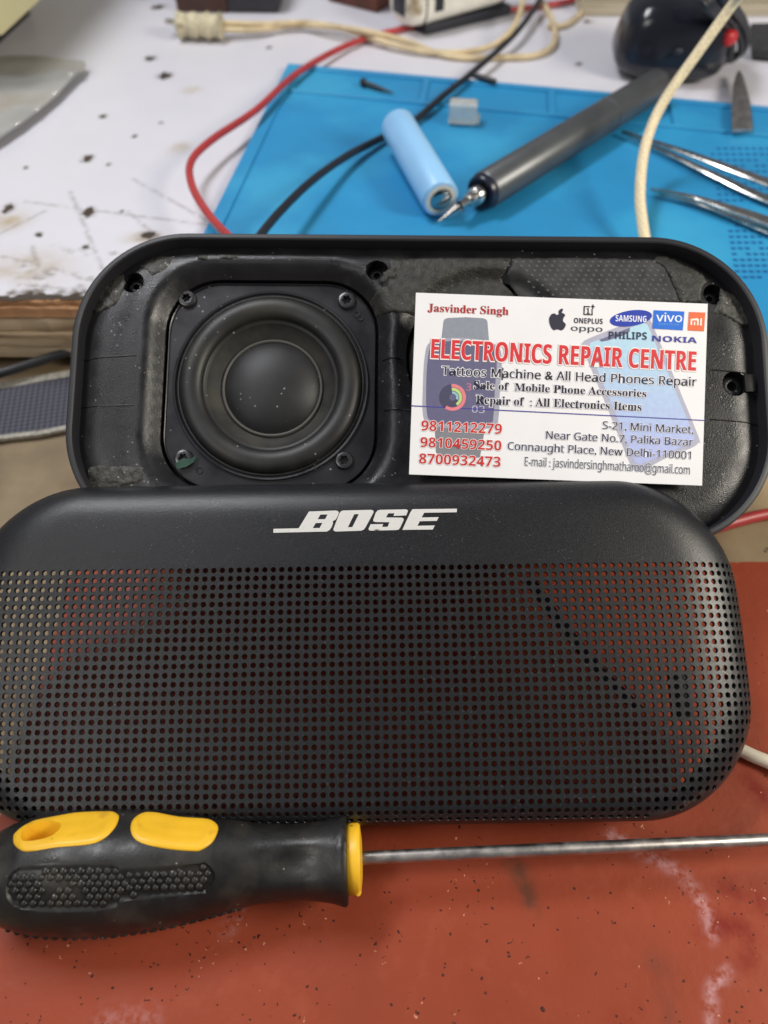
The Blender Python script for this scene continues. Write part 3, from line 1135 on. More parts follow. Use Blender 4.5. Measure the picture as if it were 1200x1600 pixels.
def sheet(pxs, color, layer, name, parent=card, smooth=False):
    P = [tuple(cp(*p)) for p in pxs]
    V, T = plate2d(P)
    b = MB()
    b.add([(x, y, .02 * layer) for x, y in V], T)
    return b.build(name, ink(color), parent, smooth=False)


def styled(s, style):
    """letters of the built-in font's own bold-serif, sans and bold-sans alphabets"""
    up, lo, dg = {'serif': (0x1D400, 0x1D41A, 0x1D7CE), 'sans': (0x1D5A0, 0x1D5BA, 0x1D7E2), 'bold': (0x1D5D4, 0x1D5EE, 0x1D7EC)}[style]
    o = ''
    for ch in s:
        if 'A' <= ch <= 'Z':
            o += chr(up + ord(ch) - 65)
        elif 'a' <= ch <= 'z':
            o += chr(lo + ord(ch) - 97)
        elif '0' <= ch <= '9':
            o += chr(dg + ord(ch) - 48)
        else:
            o += ch
    return o


def text_mesh(s, offset, spacing=1.0):
    cu = bpy.data.curves.new('txt', 'FONT')
    cu.body = s
    cu.size = 1.0
    cu.offset = offset
    cu.space_character = spacing
    cu.resolution_u = 4
    cu.fill_mode = 'FRONT' if hasattr(cu, 'fill_mode') else cu.fill_mode
    o = bpy.data.objects.new('txt', cu)
    COL.objects.link(o)
    bpy.context.view_layer.update()
    me = bpy.data.meshes.new_from_object(o.evaluated_get(bpy.context.evaluated_depsgraph_get()))
    bpy.data.objects.remove(o)
    bpy.data.curves.remove(cu)
    V = np.array([v.co[:] for v in me.vertices])
    Fs = [tuple(p.vertices) for p in me.polygons]
    bpy.data.meshes.remove(me)
    return V, Fs


def put_text(s, L, R, hpx, color, layer, name='printed_text', bold=.0, outline=None, osz=.05, ref='H', style='sans', spacing=1.0, parent=card, shear=0.0):
    """set a line so that its ink runs from baseline pixel L to baseline pixel R with capital height hpx"""
    body, rf = styled(s, style), styled(ref, style)
    A, B = cp(*L), cp(*R)
    up = cp(L[0] + (0.02 * hpx), L[1] - hpx) - A
    d = (B - A)
    w = np.linalg.norm(d)
    ex_ = d / w
    ey_ = np.array([-ex_[1], ex_[0]])
    hgt = up @ ey_
    V0, _ = text_mesh(rf, 0.0)
    ch = V0[:, 1].max() - 0 if ref not in 'x' else V0[:, 1].max()
    wt, bold = bold, 0.0
    Vb, Fb = text_mesh(body, 0.0, spacing)
    x0, x1 = Vb[:, 0].min(), Vb[:, 0].max()
    sx, sy = w / (x1 - x0), hgt / ch
    obs = None

    def emit(Vt, Ft, col, ly, nm, par, dx=0.0):
        m = MB()
        vs_ = []
        for p in Vt:
            q = A + ex_ * ((p[0] - x0) * sx + shear * p[1] * sy) + ey_ * p[1] * sy
            vs_.append((q[0], q[1], .02 * ly))
        m.add(vs_, Ft)
        if dx:
            m.add([(p[0] + ex_[0] * dx * sx, p[1] + ex_[1] * dx * sx, p[2] + .004) for p in vs_], Ft)
        return m.build(nm, ink(col), par, smooth=False)
    main = emit(Vb, Fb, color, layer, name, parent, wt)
    if outline:
        # the fat copy keeps the glyph positions of the main text
        Vo, Fo = text_mesh(body, bold + osz, spacing)
        if len(Vo):
            emit(Vo, Fo, outline, layer - 1, 'outline', main)
    return main


# pictures printed under the text
wz = lambda L, ox, oy, k: [(ox + x / k, oy + y / k) for x, y in L]
watch = sheet(wz([(265, 258), (275, 242), (300, 234), (440, 228), (575, 236), (600, 246), (608, 265), (622, 430), (245, 420)], 640, 450, 5), (142, 147, 158), 1, 'watch_picture')
sheet([(679, 660), (757, 660), (756, 680), (750, 714), (744, 716), (685, 712), (681, 706)], (132, 132, 138), 1, 'strap_print', watch)
body = catmull([np.array(p, float) for p in ((664, 555), (672, 535), (700, 528), (745, 530), (776, 540), (784, 560), (781, 610), (779, 650), (770, 668), (715, 670), (672, 664), (661, 648), (661, 600))], 5, True)
sheet(body, (166, 166, 180), 2, 'case_print', watch)
face = catmull([np.array(p, float) for p in ((669, 557), (676, 540), (702, 533), (742, 535), (768, 543), (776, 562), (773, 610), (771, 648), (764, 662), (715, 664), (676, 658), (667, 645), (666, 600))], 5, True)
sheet(face, (102, 100, 130), 3, 'screen_print', watch)
sheet([(784, 574), (787, 575), (786, 594), (783, 594)], (95, 95, 105), 2, 'crown_print', watch)


def arc(cx, cy, r0, r1, a0, a1, n=28):
    A = [math.radians(a0 + (a1 - a0) * k / n) for k in range(n + 1)]
    return [(cx + r1 * math.cos(a), cy - r1 * math.sin(a)) for a in A] + [(cx + r0 * math.cos(a), cy - r0 * math.sin(a)) for a in reversed(A)]


sheet(arc(707, 621, 5, 21, 0, 359.5), (74, 73, 98), 4, 'dial_print', watch)
sheet(arc(707, 621, 15.8, 21, -125, 95), (228, 130, 140), 5, 'ring_print', watch)
sheet(arc(707, 621, 10.4, 15.0, -60, 95), (190, 214, 130), 5, 'ring_print', watch)
sheet(arc(707, 621, 5.6, 9.4, -25, 95), (150, 190, 205), 5, 'ring_print', watch)
put_text('3', (728, 610), (736, 610.4), 11, (205, 120, 140), 4, 'digit_print', parent=watch)
put_text('18', (742, 621), (755, 622), 7, (140, 136, 165), 4, 'digit_print', parent=watch)
put_text('03', (737, 644.5), (757, 645.5), 11, (190, 186, 215), 4, 'digit_print', parent=watch)

ph = catmull([np.array(p, float) for p in ((912, 548), (910, 536), (922, 528), (965, 511), (1008, 496), (1016, 500), (1030, 532), (1060, 605), (1092, 684), (1091, 692), (1080, 700), (1040, 716), (1003, 736), (993, 735), (984, 724), (950, 640))], 4, True)
phone = sheet(ph, (178, 178, 196), 1, 'phone_picture')
sc_px = [(920, 545), (922, 536), (966, 519), (1006, 504), (1012, 508), (1086, 684), (1080, 692), (1040, 709), (1000, 726), (992, 722)]
bands = 10
cA, cB = np.array((182, 219, 234)), np.array((180, 188, 234))
scr = [np.array(p, float) for p in sc_px]
lo_, hi_ = 500, 728
for k in range(bands):
    y0, y1 = lo_ + (hi_ - lo_) * k / bands, lo_ + (hi_ - lo_) * (k + 1) / bands
    # clip the screen polygon to the band
    poly = scr
    for sgn, yy in ((1, y0), (-1, y1)):
        o = []
        for i in range(len(poly)):
            a, c = poly[i], poly[(i + 1) % len(poly)]
            ia, ic = sgn * (a[1] - yy) >= 0, sgn * (c[1] - yy) >= 0
            if ia:
                o.append(a)
            if ia != ic:
                o.append(a + (c - a) * (yy - a[1]) / (c[1] - a[1]))
        poly = o
        if len(poly) < 3:
            break
    if len(poly) >= 3:
        sheet(poly, tuple(int(q) for q in cA + (cB - cA) * k / (bands - 1)), 2, 'screen_print', phone)
sheet([(936, 531), (984, 512), (984, 518), (975, 524), (950, 532), (940, 534)], (112, 112, 140), 3, 'notch_print', phone)
for a in (40, 160, 280):
    sheet(arc(985, 556, 8, 9.2, a, a + 80, 8), (196, 224, 238), 3, 'glint_print', phone)

sheet([(642.6, 633.2), (1102, 656.2), (1102, 657.8), (642.5, 635.0)], (72, 66, 150), 4, 'rule_line')
RED, RED2, BLK = (214, 52, 58), (172, 40, 36), (34, 32, 44)
put_text('Jasvinder Singh', (668, 486.6), (794, 492.4), 12.2, RED2, 6, bold=.02, ref='J', style='serif')
put_text('ELECTRONICS REPAIR CENTRE', (673, 559.6), (1086, 579.5), 30, RED, 8, bold=.035, style='bold', outline=(246, 236, 232), osz=.045, spacing=1.03)
sheet_sh = put_text('ELECTRONICS REPAIR CENTRE', (671.2, 561.2), (1084.4, 581.0), 30.6, (170, 150, 158), 6, 'title_shadow', bold=.06, style='bold', spacing=1.03)
put_text('Tattoos Machine & All Head Phones Repair', (690, 586), (1087.3, 603.5), 13.6, BLK, 8, bold=.035, outline=(238, 236, 240), osz=.06, spacing=1.02)
put_text('Sale of  Mobile Phone Accessories', (740, 607.6), (1009.2, 620.9), 12.4, BLK, 8, bold=.02, outline=(236, 234, 240), osz=.055, ref='S', style='serif')
put_text('Repair of  : All Electronics Items', (743.5, 630.8), (1001.6, 642.3), 13, BLK, 8, bold=.02, outline=(236, 234, 240), osz=.055, ref='R', style='serif')
put_text('9811212279', (658, 672.5), (783.7, 678.3), 15.8, (200, 44, 42), 8, bold=.0, style='bold', outline=(240, 234, 232), osz=.035, ref='1')
put_text('9810459250', (656.5, 698.3), (783, 704), 15.4, (200, 44, 42), 8, bold=.0, style='bold', outline=(240, 234, 232), osz=.035, ref='1')
put_text('8700932473', (654.6, 724), (781.7, 729.6), 15.6, (200, 44, 42), 8, bold=.0, style='bold', outline=(240, 234, 232), osz=.035, ref='1')
AD = (52, 50, 62)
put_text('S-21, Mini Market,', (941.3, 670.2), (1082.6, 677.6), 12, AD, 8, bold=.025, outline=(232, 232, 242), osz=.045, ref='M')
put_text('Near Gate No.7, Palika Bazar', (853, 685.5), (1081.9, 696.8), 12, AD, 8, bold=.025, outline=(232, 232, 242), osz=.045, ref='N')
put_text('Connaught Place, New Delhi-110001', (793, 702.5), (1078.5, 717.5), 12, AD, 8, bold=.025, outline=(232, 232, 242), osz=.045, ref='N')
put_text('E-mail : jasvindersinghmatharoo@gmail.com', (819.6, 727.5), (1077.4, 741), 13.6, AD, 8, bold=.0, outline=(236, 236, 242), osz=.03, ref='E')

# row of maker's marks
z3 = lambda L: wz(L, 840, 460, 4.286)
fruit = catmull([np.array(p, float) for p in ((131, 138), (150, 124), (170, 126), (184, 140), (172, 158), (170, 180), (188, 200), (178, 226), (160, 241), (142, 236), (126, 235), (108, 240), (90, 222), (78, 190), (78, 158), (92, 134), (112, 128))], 4, True)
lg = sheet(z3(fruit), (48, 46, 62), 6, 'fruit_mark')
sheet(z3(catmull([np.array(p, float) for p in ((140, 126), (142, 110), (155, 98), (168, 96), (166, 112), (154, 126))], 4, True)), (48, 46, 62), 6, 'leaf_print', lg)
for q in ([(308, 78), (350, 79), (350, 86), (315, 85)], [(308, 78), (316, 84), (314, 132), (306, 138)], [(306, 138), (312, 131), (362, 133), (368, 140)], [(361, 98), (368, 98), (368, 140), (361, 134)],
          [(358, 78), (382, 79), (382, 86), (358, 85)], [(366, 68), (374, 68), (373, 97), (365, 97)], [(336, 92), (342, 92), (341, 126), (334, 126)], [(327, 124), (349, 125), (349, 130), (327, 129)], [(326, 98), (336, 92), (337, 98), (328, 103)]):
    sheet(z3(q), (40, 40, 48), 6, 'square_mark')
put_text('ONEPLUS', (896.5, 504.8), (941.5, 506.4), 8.2, (44, 44, 54), 6, bold=.0, style='bold')
put_text('oppo', (891.8, 516.6), (940.8, 518.6), 6.4, (58, 58, 66), 6, bold=.015, ref='x')
el = [(985.6 + 33.2 * math.cos(a) * math.cos(.15) + 12.2 * math.sin(a) * math.sin(.15), 497.4 - 33.2 * math.cos(a) * math.sin(.15) + 12.2 * math.sin(a) * math.cos(.15)) for a in np.linspace(0, 2 * math.pi, 48, endpoint=False)]
sg = sheet(el, (38, 62, 170), 6, 'oval_mark')
put_text('SAMSUNG', (961.5, 502), (1009.6, 503.6), 9.6, (236, 238, 246), 8, bold=.0, style='bold', parent=sg)
vg = sheet(z3([(776, 106), (982, 115), (971, 241), (768, 229)]), (34, 110, 214), 6, 'blue_mark')
put_text('vivo', z3([(792, 181)])[0], z3([(964, 187)])[0], 10.2, (240, 244, 250), 8, bold=.02, ref='x', parent=vg)
put_text('Smart Phone', z3([(808, 206)])[0], z3([(945, 211)])[0], 3.8, (110, 170, 232), 8, parent=vg)
og_ = sheet(z3([(1013, 118), (1122, 122), (1113, 247), (1004, 241)]), (232, 108, 62), 6, 'orange_mark')
for q in ([(1024, 165), (1070, 160), (1079, 170), (1076, 209), (1065, 208), (1067, 175), (1034, 175), (1033, 206), (1022, 205)], [(1045, 184), (1055, 184), (1054, 207), (1044, 207)], [(1088, 161), (1100, 161), (1097, 210), (1086, 209)]):
    sheet(z3(q), (246, 232, 220), 8, 'letter_print', og_)
put_text('PHILIPS', (950.8, 529.4), (1010.3, 531), 11.4, (42, 48, 76), 8, bold=.0, style='bold')
put_text('NOKIA', (1018.5, 533.2), (1088.5, 536.2), 8.8, (52, 56, 150), 8, bold=.0, style='bold')

# ================================================================== SCREWDRIVER
ZA = 15.1
A0 = at(-24, 1367, ZA)
dA = at(1200, 1312, ZA) - A0
dA /= np.linalg.norm(dA)
side = np.array([-dA[1], dA[0], 0.0])
zup = np.array([0, 0, 1.0])
prof_px = [(-24, 20), (-20, 42), (-10, 58), (0, 66), (20, 75), (60, 86), (120, 91.5), (180, 92), (250, 86), (330, 73), (400, 59.5), (450, 55.5), (480, 56.5), (510, 61), (530, 65.5), (540, 66.5), (543, 64)]
kpx = 1 / np.linalg.norm(at(300, 1354, ZA) - at(301, 1354, ZA))
pa = [(np.linalg.norm(at(x, 1367 - (x + 24) * .0449, ZA) - A0), r / kpx * .985) for x, r in prof_px]
pA, pR = [p[0] for p in pa], [p[1] for p in pa]
aN = pA[-1]


def h_r(a, ph):
    r = float(np.interp(a, pA, pR))
    r += .35 * math.cos(4 * ph) * sm(a, 6, 20) * (1 - sm(a, aN * .55, aN * .72))
    w = math.exp(-((a - aN * .865) / 7.5) ** 2)
    r -= 1.9 * w * max(0, math.cos(3 * ph + .9)) ** 1.3
    r += .45 * math.exp(-((a - aN + .8) / 1.0) ** 2)
    return r


def h_p(a, ph, o=0.0):
    r = h_r(a, ph) + o
    return A0 + dA * a + r * (math.cos(ph) * zup + math.sin(ph) * side)


def h_hit(px, py):
    r = ray(px, py)
    for z in np.linspace(34, 0, 1200):
        p = CC + r * (z - H) / r[2]
        d = p - A0
        a = d @ dA
        q = d - a * dA
        ph = math.atan2(q @ side, q[2])
        if np.linalg.norm(q) <= h_r(a, ph):
            return np.array([a, ph * 13.0])
    d = CC + r * (ZA - H) / r[2] - A0
    return np.array([d @ dA, (math.pi / 2 if d @ side > 0 else -math.pi / 2) * 13.0])


Zs = lambda L: [h_hit(x / 3.43, 1250 + y / 3.43) for x, y in L]
ins1 = catmull(Zs([(72, 205), (80, 180), (130, 140), (220, 105), (400, 72), (580, 64), (628, 77), (637, 100), (615, 150), (560, 205), (480, 238), (300, 255), (150, 277), (100, 262), (75, 235)]), 5, True)
ihole = catmull(Zs([(115, 195), (130, 165), (180, 135), (260, 118), (318, 124), (326, 148), (290, 185), (230, 213), (150, 226), (120, 218)]), 4, True)
ins2 = catmull(Zs([(700, 150), (715, 105), (760, 74), (820, 69), (960, 93), (1110, 105), (1160, 130), (1168, 165), (1140, 225), (1080, 268), (1030, 274), (900, 263), (770, 235), (715, 200)]), 5, True)
tex = catmull(Zs([(30, 470), (45, 410), (90, 370), (150, 357), (600, 352), (640, 375), (700, 378), (1050, 340), (1100, 335), (1145, 380), (1150, 430), (1110, 490), (1050, 505), (680, 540), (620, 575), (450, 598), (150, 590), (80, 575), (40, 530)]), 4, True)


def inset(poly, d):
    """rough inward offset of a closed 2d loop"""
    P = np.array(poly)
    n = len(P)
    ar = sum(P[i - 1][0] * P[i][1] - P[i][0] * P[i - 1][1] for i in range(n))
    s = 1 if ar > 0 else -1
    out_ = []
    for i in range(n):
        t = P[(i + 1) % n] - P[i - 1]
        t = t / (np.linalg.norm(t) + 1e-9)
        out_.append(P[i] + s * d * np.array([-t[1], t[0]]))
    return out_


driver_root = thing('screwdriver', 'black and yellow rubber grip screwdriver with long steel shaft lying across the red sheet', 'screwdriver', (A0[0] + dA[0] * 45, A0[1] + dA[1] * 45, 1.2))
dom = dense([(pA[0], -math.pi * 13), (aN, -math.pi * 13), (aN, math.pi * 13), (pA[0], math.pi * 13)], 1.6)
tex_in = inset(tex, .55)
hole_big = inset(ihole, -.5)
V, T = plate2d(dom, [hole_big], 1.5, loops=[tex, tex_in])
recess = inside(inset(tex, .30), V)
b = MB()
b.add([h_p(a, s / 13.0, -.65 if k else 0) for (a, s), k in zip(V, recess)], T)
for k in (0, -1):
    c = A0 + dA * (pA[k] + (-.9 if k == 0 else .2))
    rg_ = [h_p(pA[k], ph) for ph in np.linspace(-math.pi, math.pi, 80, endpoint=False)]
    b.loft([rg_, [c + (p - c) * (.6 if k == 0 else .8) for p in rg_], [c + (p - c) * .01 for p in rg_]])
# collar flare lip
me_ = world_child(b, 'handle', K['rubber'], driver_root, angle=50)
bm = bmesh.new()
bm.from_mesh(me_.data)
bmesh.ops.remove_doubles(bm, verts=bm.verts, dist=2e-6)
bmesh.ops.recalc_face_normals(bm, faces=bm.faces)
bm.to_mesh(me_.data)
bm.free()


def grip_inset(poly, hole=None):
    b = MB()
    P0, P1, P2 = poly, inset(poly, .35), inset(poly, .9)
    Vi, Ti = plate2d(P2, [hole] if hole else [], 1.0)
    dd = lambda q: min(np.linalg.norm(np.array(P2) - q, axis=1))
    b.add([h_p(q[0], q[1] / 13.0, .50 - .35 * sm(dd(q), 1.2, 2.4)) for q in Vi], Ti)
    b.loft([[h_p(q[0], q[1] / 13.0, -.3) for q in P0], [h_p(q[0], q[1] / 13.0, .15) for q in P0], [h_p(q[0], q[1] / 13.0, .40) for q in P1], [h_p(q[0], q[1] / 13.0, .50) for q in P2]])
    if hole:
        cen = np.array(hole).mean(0)
        rings = []
        for dpt, sc_ in ((None, 1), (-.2, .97), (-1.5, .93), (-4, .88), (-7.5, .82)):
            rings.append([h_p(q[0], q[1] / 13.0, (.50 - .35 * sm(dd(q), 1.2, 2.4)) if dpt is None else dpt) for q in [cen + (np.array(q) - cen) * sc_ for q in hole]])
        b.loft(rings, cap1=True)
    return world_child(b, 'grip_inset', K['yellow'], driver_root, angle=60)


grip_inset(ins1, ihole)
grip_inset(ins2)
# nubs of the grip panel
b = MB()
tin = inset(tex, .9)
rg = random.Random(5)
for j in range(10):
    for i in range(40):
        x, y = 52 + i * 47 - (j % 2) * 23, 380 + j * 37 - i * .9 * (1 if i > 13 else 0)
        if x > 1160 or y > 600:
            continue
        if 200 < x < 440 and 420 < y < 560 and rg.random() < .55:
            continue
        q = h_hit(x / 3.43, 1250 + y / 3.43)
        if not inside(tin, [q])[0]:
            continue
        a, ph = q[0], q[1] / 13
        n = math.cos(ph) * zup + math.sin(ph) * side
        e2_ = np.cross(n, dA)
        r = 1.0 * rg.uniform(.85, 1.08)
        b.dome(h_p(a, ph, -.72), dA, e2_, n, r, .80 * rg.uniform(.7, 1.05), 12, 5)
for i in range(24):
    for j in range(2):
        a, ph = 9 + i * 2.35 + j * 1.1, -1.62 - j * .17
        n = math.cos(ph) * zup + math.sin(ph) * side
        b.dome(h_p(a, ph, -.1), dA, np.cross(n, dA), n, .8, .6, 8, 3)
world_child(b, 'grip_nubs', K['rubber'], driver_root)
axf = (zup, side, dA)
b = MB()
rc = 52.5 / kpx
b.lathe([(rc * .5, -.5), (rc * .94, -.4), (rc, .3), (rc, 2.6), (rc * .94, 3.2), (rc * .55, 3.6), (2.0, 3.7), (1.2, 3.4)], A0 + dA * (aN + .1), 48, axf)
# ragged moulding flash on its lower corner
b.dome(A0 + dA * (aN + 2.6) - side * rc * .93 + zup * 1.0, dA * 1.1, side, -side + .5 * zup, .75, .9, 7, 3)
world_child(b, 'collar', K['yellow'], driver_root)
b = MB()
Ls = np.linalg.norm(at(1420, 1302, ZA) - A0)
b.lathe([(1.6, aN + 2.5), (1.6, Ls - 8), (1.3, Ls - 7), (1.9, Ls - 4), (.35, Ls)], A0, 28, axf)
world_child(b, 'shaft', K['steel'], driver_root)

# ================================================================== BLUE MAT
TL, TR = at(450, 108, ZT), at(1200, 176, ZT)
ldir = at(330, 352, ZT) - TL
ldir /= np.linalg.norm(ldir)
tdir = TR - TL
tdir /= np.linalg.norm(tdir)
ML = min(np.linalg.norm(TL - at(318, 376, ZT)) * 1.28, (TL[1] - YE - 4) / abs(ldir[1]))
MWd = np.linalg.norm(TR - TL) * 1.45
mp = lambda a, c, z=0: TL + tdir * a + ldir * c + np.array([0, 0, z])
msil = thing('silicone_mat', 'blue silicone repair mat lying on the white table behind the speaker', 'work mat', tuple(mp(MWd / 2, ML / 2)))
b = MB()
q4 = [(0, 0), (MWd, 0), (MWd, ML), (0, ML)]


def quad_box(b, a0, c0, a1, c1, z0, z1, bev=.4):
    P = lambda i, z: [mp(a0 + i, c0 + i, z), mp(a1 - i, c0 + i, z), mp(a1 - i, c1 - i, z), mp(a0 + i, c1 - i, z)]
    b.loft([P(0, z0), P(0, z1 - bev), P(bev, z1)], cap0=True, cap1=True)


quad_box(b, 0, 0, MWd, ML, .05, 2.2)
world_child(b, 'base', K['mat'], msil, smooth=False)
TRAY = np.linalg.norm(at(600, 160, ZT) - at(600, 122, ZT)) * 1.02
b = MB()
for r4 in ((.3, .3, MWd - .3, 5), (.3, 5.1, 7, ML - 1), (7.1, TRAY, MWd - 1, TRAY + 3), (7.2, 5.1, 9.5, TRAY - .1)):
    quad_box(b, *r4, 2.1, 3.4)
for a in np.array([.30, .56, .80]) * (MWd / 1.45):
    quad_box(b, a, 5.1, a + 4, TRAY - .1, 2.1, 3.4)
world_child(b, 'raised_border', K['mat'], msil, smooth=False)
b = MB()
for j in range(10):
    for i in range(14):
        for (sx_, sy_) in ((1112, 232), (1140, 352)):
            c = at(sx_ + i * 11 + j * 1.5, sy_ + j * 9, ZM - .7)
            if c[1] < YE + 8 or (i * 7 + j * 3) % 11 == 0:
                continue
            b.box((c[0], c[1], ZT + 2.35), (1.7, 1.2, .3), 0)
world_child(b, 'printed_grid', K['matdark'], msil, smooth=False)

# ================================================================== BATTERY
rb = 8.4
E0, E1 = at(621, 196, ZM + rb + 3.2), at(689, 312, ZM + rb - .6)
ba = E1 - E0
Lb = np.linalg.norm(ba)
ba /= Lb
be1 = np.cross(ba, zup)
be1 /= np.linalg.norm(be1)
be2 = np.cross(be1, ba)
bat = thing('battery', 'light blue cylindrical battery cell lying on the blue mat', 'battery', tuple((E0 + E1) / 2 - rb * zup))
b = MB()
b.lathe([(.01, 0), (rb - 1.2, 0), (rb - .4, .3), (rb, 1.2), (rb, Lb - 1.2), (rb - .3, Lb - .4), (rb - 1.0, Lb), (rb - 1.9, Lb - .1), (rb - 2.1, Lb - .6)], E0, 48, (be1, be2, ba))
world_child(b, 'wrapper', K['batt'], bat, angle=60)
b = MB()
b.lathe([(rb - 1.5, Lb - .15), (rb - 2.0, Lb + .05), (rb - 3.4, Lb + .05), (rb - 3.6, Lb - .7)], E0, 40, (be1, be2, ba))
world_child(b, 'insulator_ring', K['battring'], bat)
b = MB()
b.lathe([(rb - 3.4, Lb - .8), (rb - 3.7, Lb + .4), (rb - 4.4, Lb + .8), (2.0, Lb + 1.1), (.01, Lb + 1.25)], E0, 32, (be1, be2, ba))
world_child(b, 'terminal', mat('terminal_steel', (.42, .45, .45), .12, metal=1), bat)

# ================================================================== PEN SCREWDRIVER
rp = 8.2
Q0, Q1 = at(757, 298, ZM + rp), at(1026, 133, ZM + rp)
pdv = Q1 - Q0
pdv /= np.linalg.norm(pdv)
pe1 = np.cross(pdv, zup)
pe1 /= np.linalg.norm(pe1)
pe2 = np.cross(pe1, pdv)
Lp = np.linalg.norm(Q1 - Q0)
pen = thing('pen_screwdriver', 'dark grey pen shaped electric screwdriver with steel bit lying on the blue mat', 'screwdriver', tuple((Q0 + Q1) / 2 - rp * zup))
b = MB()
gl = Lp * .66
b.lathe([(rp - .5, 0), (rp, .6), (rp, gl), (rp - .35, gl + .25), (rp - .35, gl + 1.0), (rp, gl + 1.25), (rp, Lp - 1.2), (rp - .6, Lp), (rp - 2.5, Lp + .3), (.01, Lp + .3)], Q0, 48, (pe1, pe2, pdv))
world_child(b, 'barrel', K['pen'], pen)
b = MB()
b.lathe([(rp - .6, .1), (rp - .7, -2.6), (rp - 1.2, -3.2), (rp - 2.2, -3.2), (rp - 2.8, -2.4), (3.2, -2.2), (2.9, -3)], Q0, 40, (pe1, pe2, pdv))
world_child(b, 'nose_ring', K['penend'], pen)
tip = at(684, 347, ZM + 1.0)
b = MB()
q1 = Q0 - pdv * 11.5
b.lathe([(4.1, 8), (4.1, 4.2), (3.6, 3.6), (3.0, 3.4), (2.9, .4), (2.2, 0), (2.0, -.2), (2.0, -6)], q1, 6 * 4, (pe1, pe2, pdv))
d2 = q1 - tip
L2 = np.linalg.norm(d2)
d2 /= L2
t1 = np.cross(d2, zup)
t1 /= np.linalg.norm(t1)
b.lathe([(.25, 0), (1.3, L2 * .28), (2.4, L2 * .62), (2.6, L2 * .72), (1.9, L2 * .76), (1.9, L2 + 1)], tip, 20, (t1, np.cross(t1, d2), d2))
world_child(b, 'bit', K['steel2'], pen)

# ================================================================== CABLES
def cable(name, label, cat, pts, r, m, seg=12, sub=8):
    P = [at(x, y, z) for x, y, z in pts]
    b = MB()
    b.tube(P, r, seg, sub)
    c = P[len(P) // 2]
    o = b.build(name, m, origin=c)
    return tag(o, label, cat)


cable('red_cable', 'red cable curving over the white table beside the blue mat', 'cable',
      [(960, -22, ZT + 3), (880, 4, ZT + 2.5), (760, 20, ZT + 2), (660, 38, ZT + 2), (555, 66, ZT + 3), (468, 112, ZT + 6), (400, 172, ZT + 9), (332, 218, ZT + 11), (299, 252, ZT + 12), (300, 290, ZT + 13), (325, 334, ZT + 14), (362, 374, ZT + 16), (400, 410, ZT + 16)],
      1.75, K['redcable'])
cable('black_cable', 'black cable crossing the blue mat and passing under the battery', 'cable',
      [(850, -14, ZT + 9), (832, 18, ZT + 8), (800, 58, ZT + 7), (742, 110, ZT + 6), (690, 152, ZM + 3), (648, 188, ZM + 1.8), (600, 214, ZM + 2.2), (545, 242, ZM + 5), (488, 282, ZM + 10), (438, 330, ZM + 13), (402, 374, ZM + 14), (380, 410, ZM + 13)], 1.75, K['blackrub'])
cable('braided_cable', 'pale braided cable arching from the upper right down behind the housing', 'cable',
      [(1230, -110, 140), (1190, -52, 122), (1150, 0, 106), (1092, 80, 88), (1034, 164, 70), (1008, 230, 59), (1000, 300, 52), (1004, 350, 47), (1012, 400, 44)], lambda t: 2.15 + .2 * t, K['braid'])
c_ = cable('cable_end', 'short pale cable end poking out from under the right side of the grille', 'cable',
           [(1146, 1168, 3.4), (1160, 1173, 3.4), (1175, 1180, 3.4), (1215, 1198, 3.4), (1260, 1230, 3.4)], 2.0, mat('ivory_cable', (.66, .60, .48), .5, var=.15, vscale=160))
cable('maroon_cable', 'dark red cable lying on the lower board at the right of the housing', 'cable',
      [(1100, 830, 2.4), (1150, 815, 2.4), (1190, 805, 2.4), (1240, 798, 2.4)], 2.2, K['redcable'])
cable('grey_cable', 'dark grey cable lying on the lower board below the worn table edge', 'cable',
      [(-60, 598, 8), (0, 583, 8), (55, 566, 8), (110, 548, 9), (190, 520, 10)], 2.0, mat('grey_rubber_cable', (.035, .035, .04), .45, var=.2))

# black pin and little rod
def rod(name, label, cat, p, q, r0, r1, m, head=None):
    A, B = at(*p), at(*q)
    d = B - A
    L = np.linalg.norm(d)
    d /= L
    e = np.cross(d, zup)
    e /= np.linalg.norm(e)
    pr = [(.01, 0), (r0, .2), (r0, L * .98), (r1, L), (.01, L)] if not head else [(.01, -.6), (head * .8, -.5), (head, .2), (head, 1.5), (r0, 2.0), (r0 * .9, L * .5), (r1, L), (.01, L)]
    b = MB()
    b.lathe(pr, A, 16, (e, np.cross(e, d), d))
    return tag(b.build(name, m, origin=(A + B) / 2), label, cat)


rod('black_screw', 'small black screw with a round head lying in the tray of the blue mat', 'screw', (566, 128, ZM + 1.6), (614, 145, ZM + .8), 1.3, .4, K['blackrub'], 2.3)
rod('plastic_peg', 'short black plastic peg touching the black cable at the far rim of the mat', 'peg', (732, 115, ZM + 2), (774, 128, ZM + 2), 1.6, 1.6, K['blackrub'])
# clear plastic cap
c = at(723, 196, ZM)
b = MB()
cb = thing('clear_cap', 'small clear plastic cap standing on the blue mat behind the battery', 'plastic cap', tuple(c))
b = MB()
b.box((c[0], c[1] + 4, ZM + 5.2), (14.5, 9, 10.2), 1.4, -.12, 3)
world_child(b, 'shell', K['clear'], cb)
b = MB()
b.box((c[0] + 7.7, c[1] + 3, ZM + 2.0), (2.4, 6, 3.4), .6, -.12)
world_child(b, 'lug', K['clear'], cb)

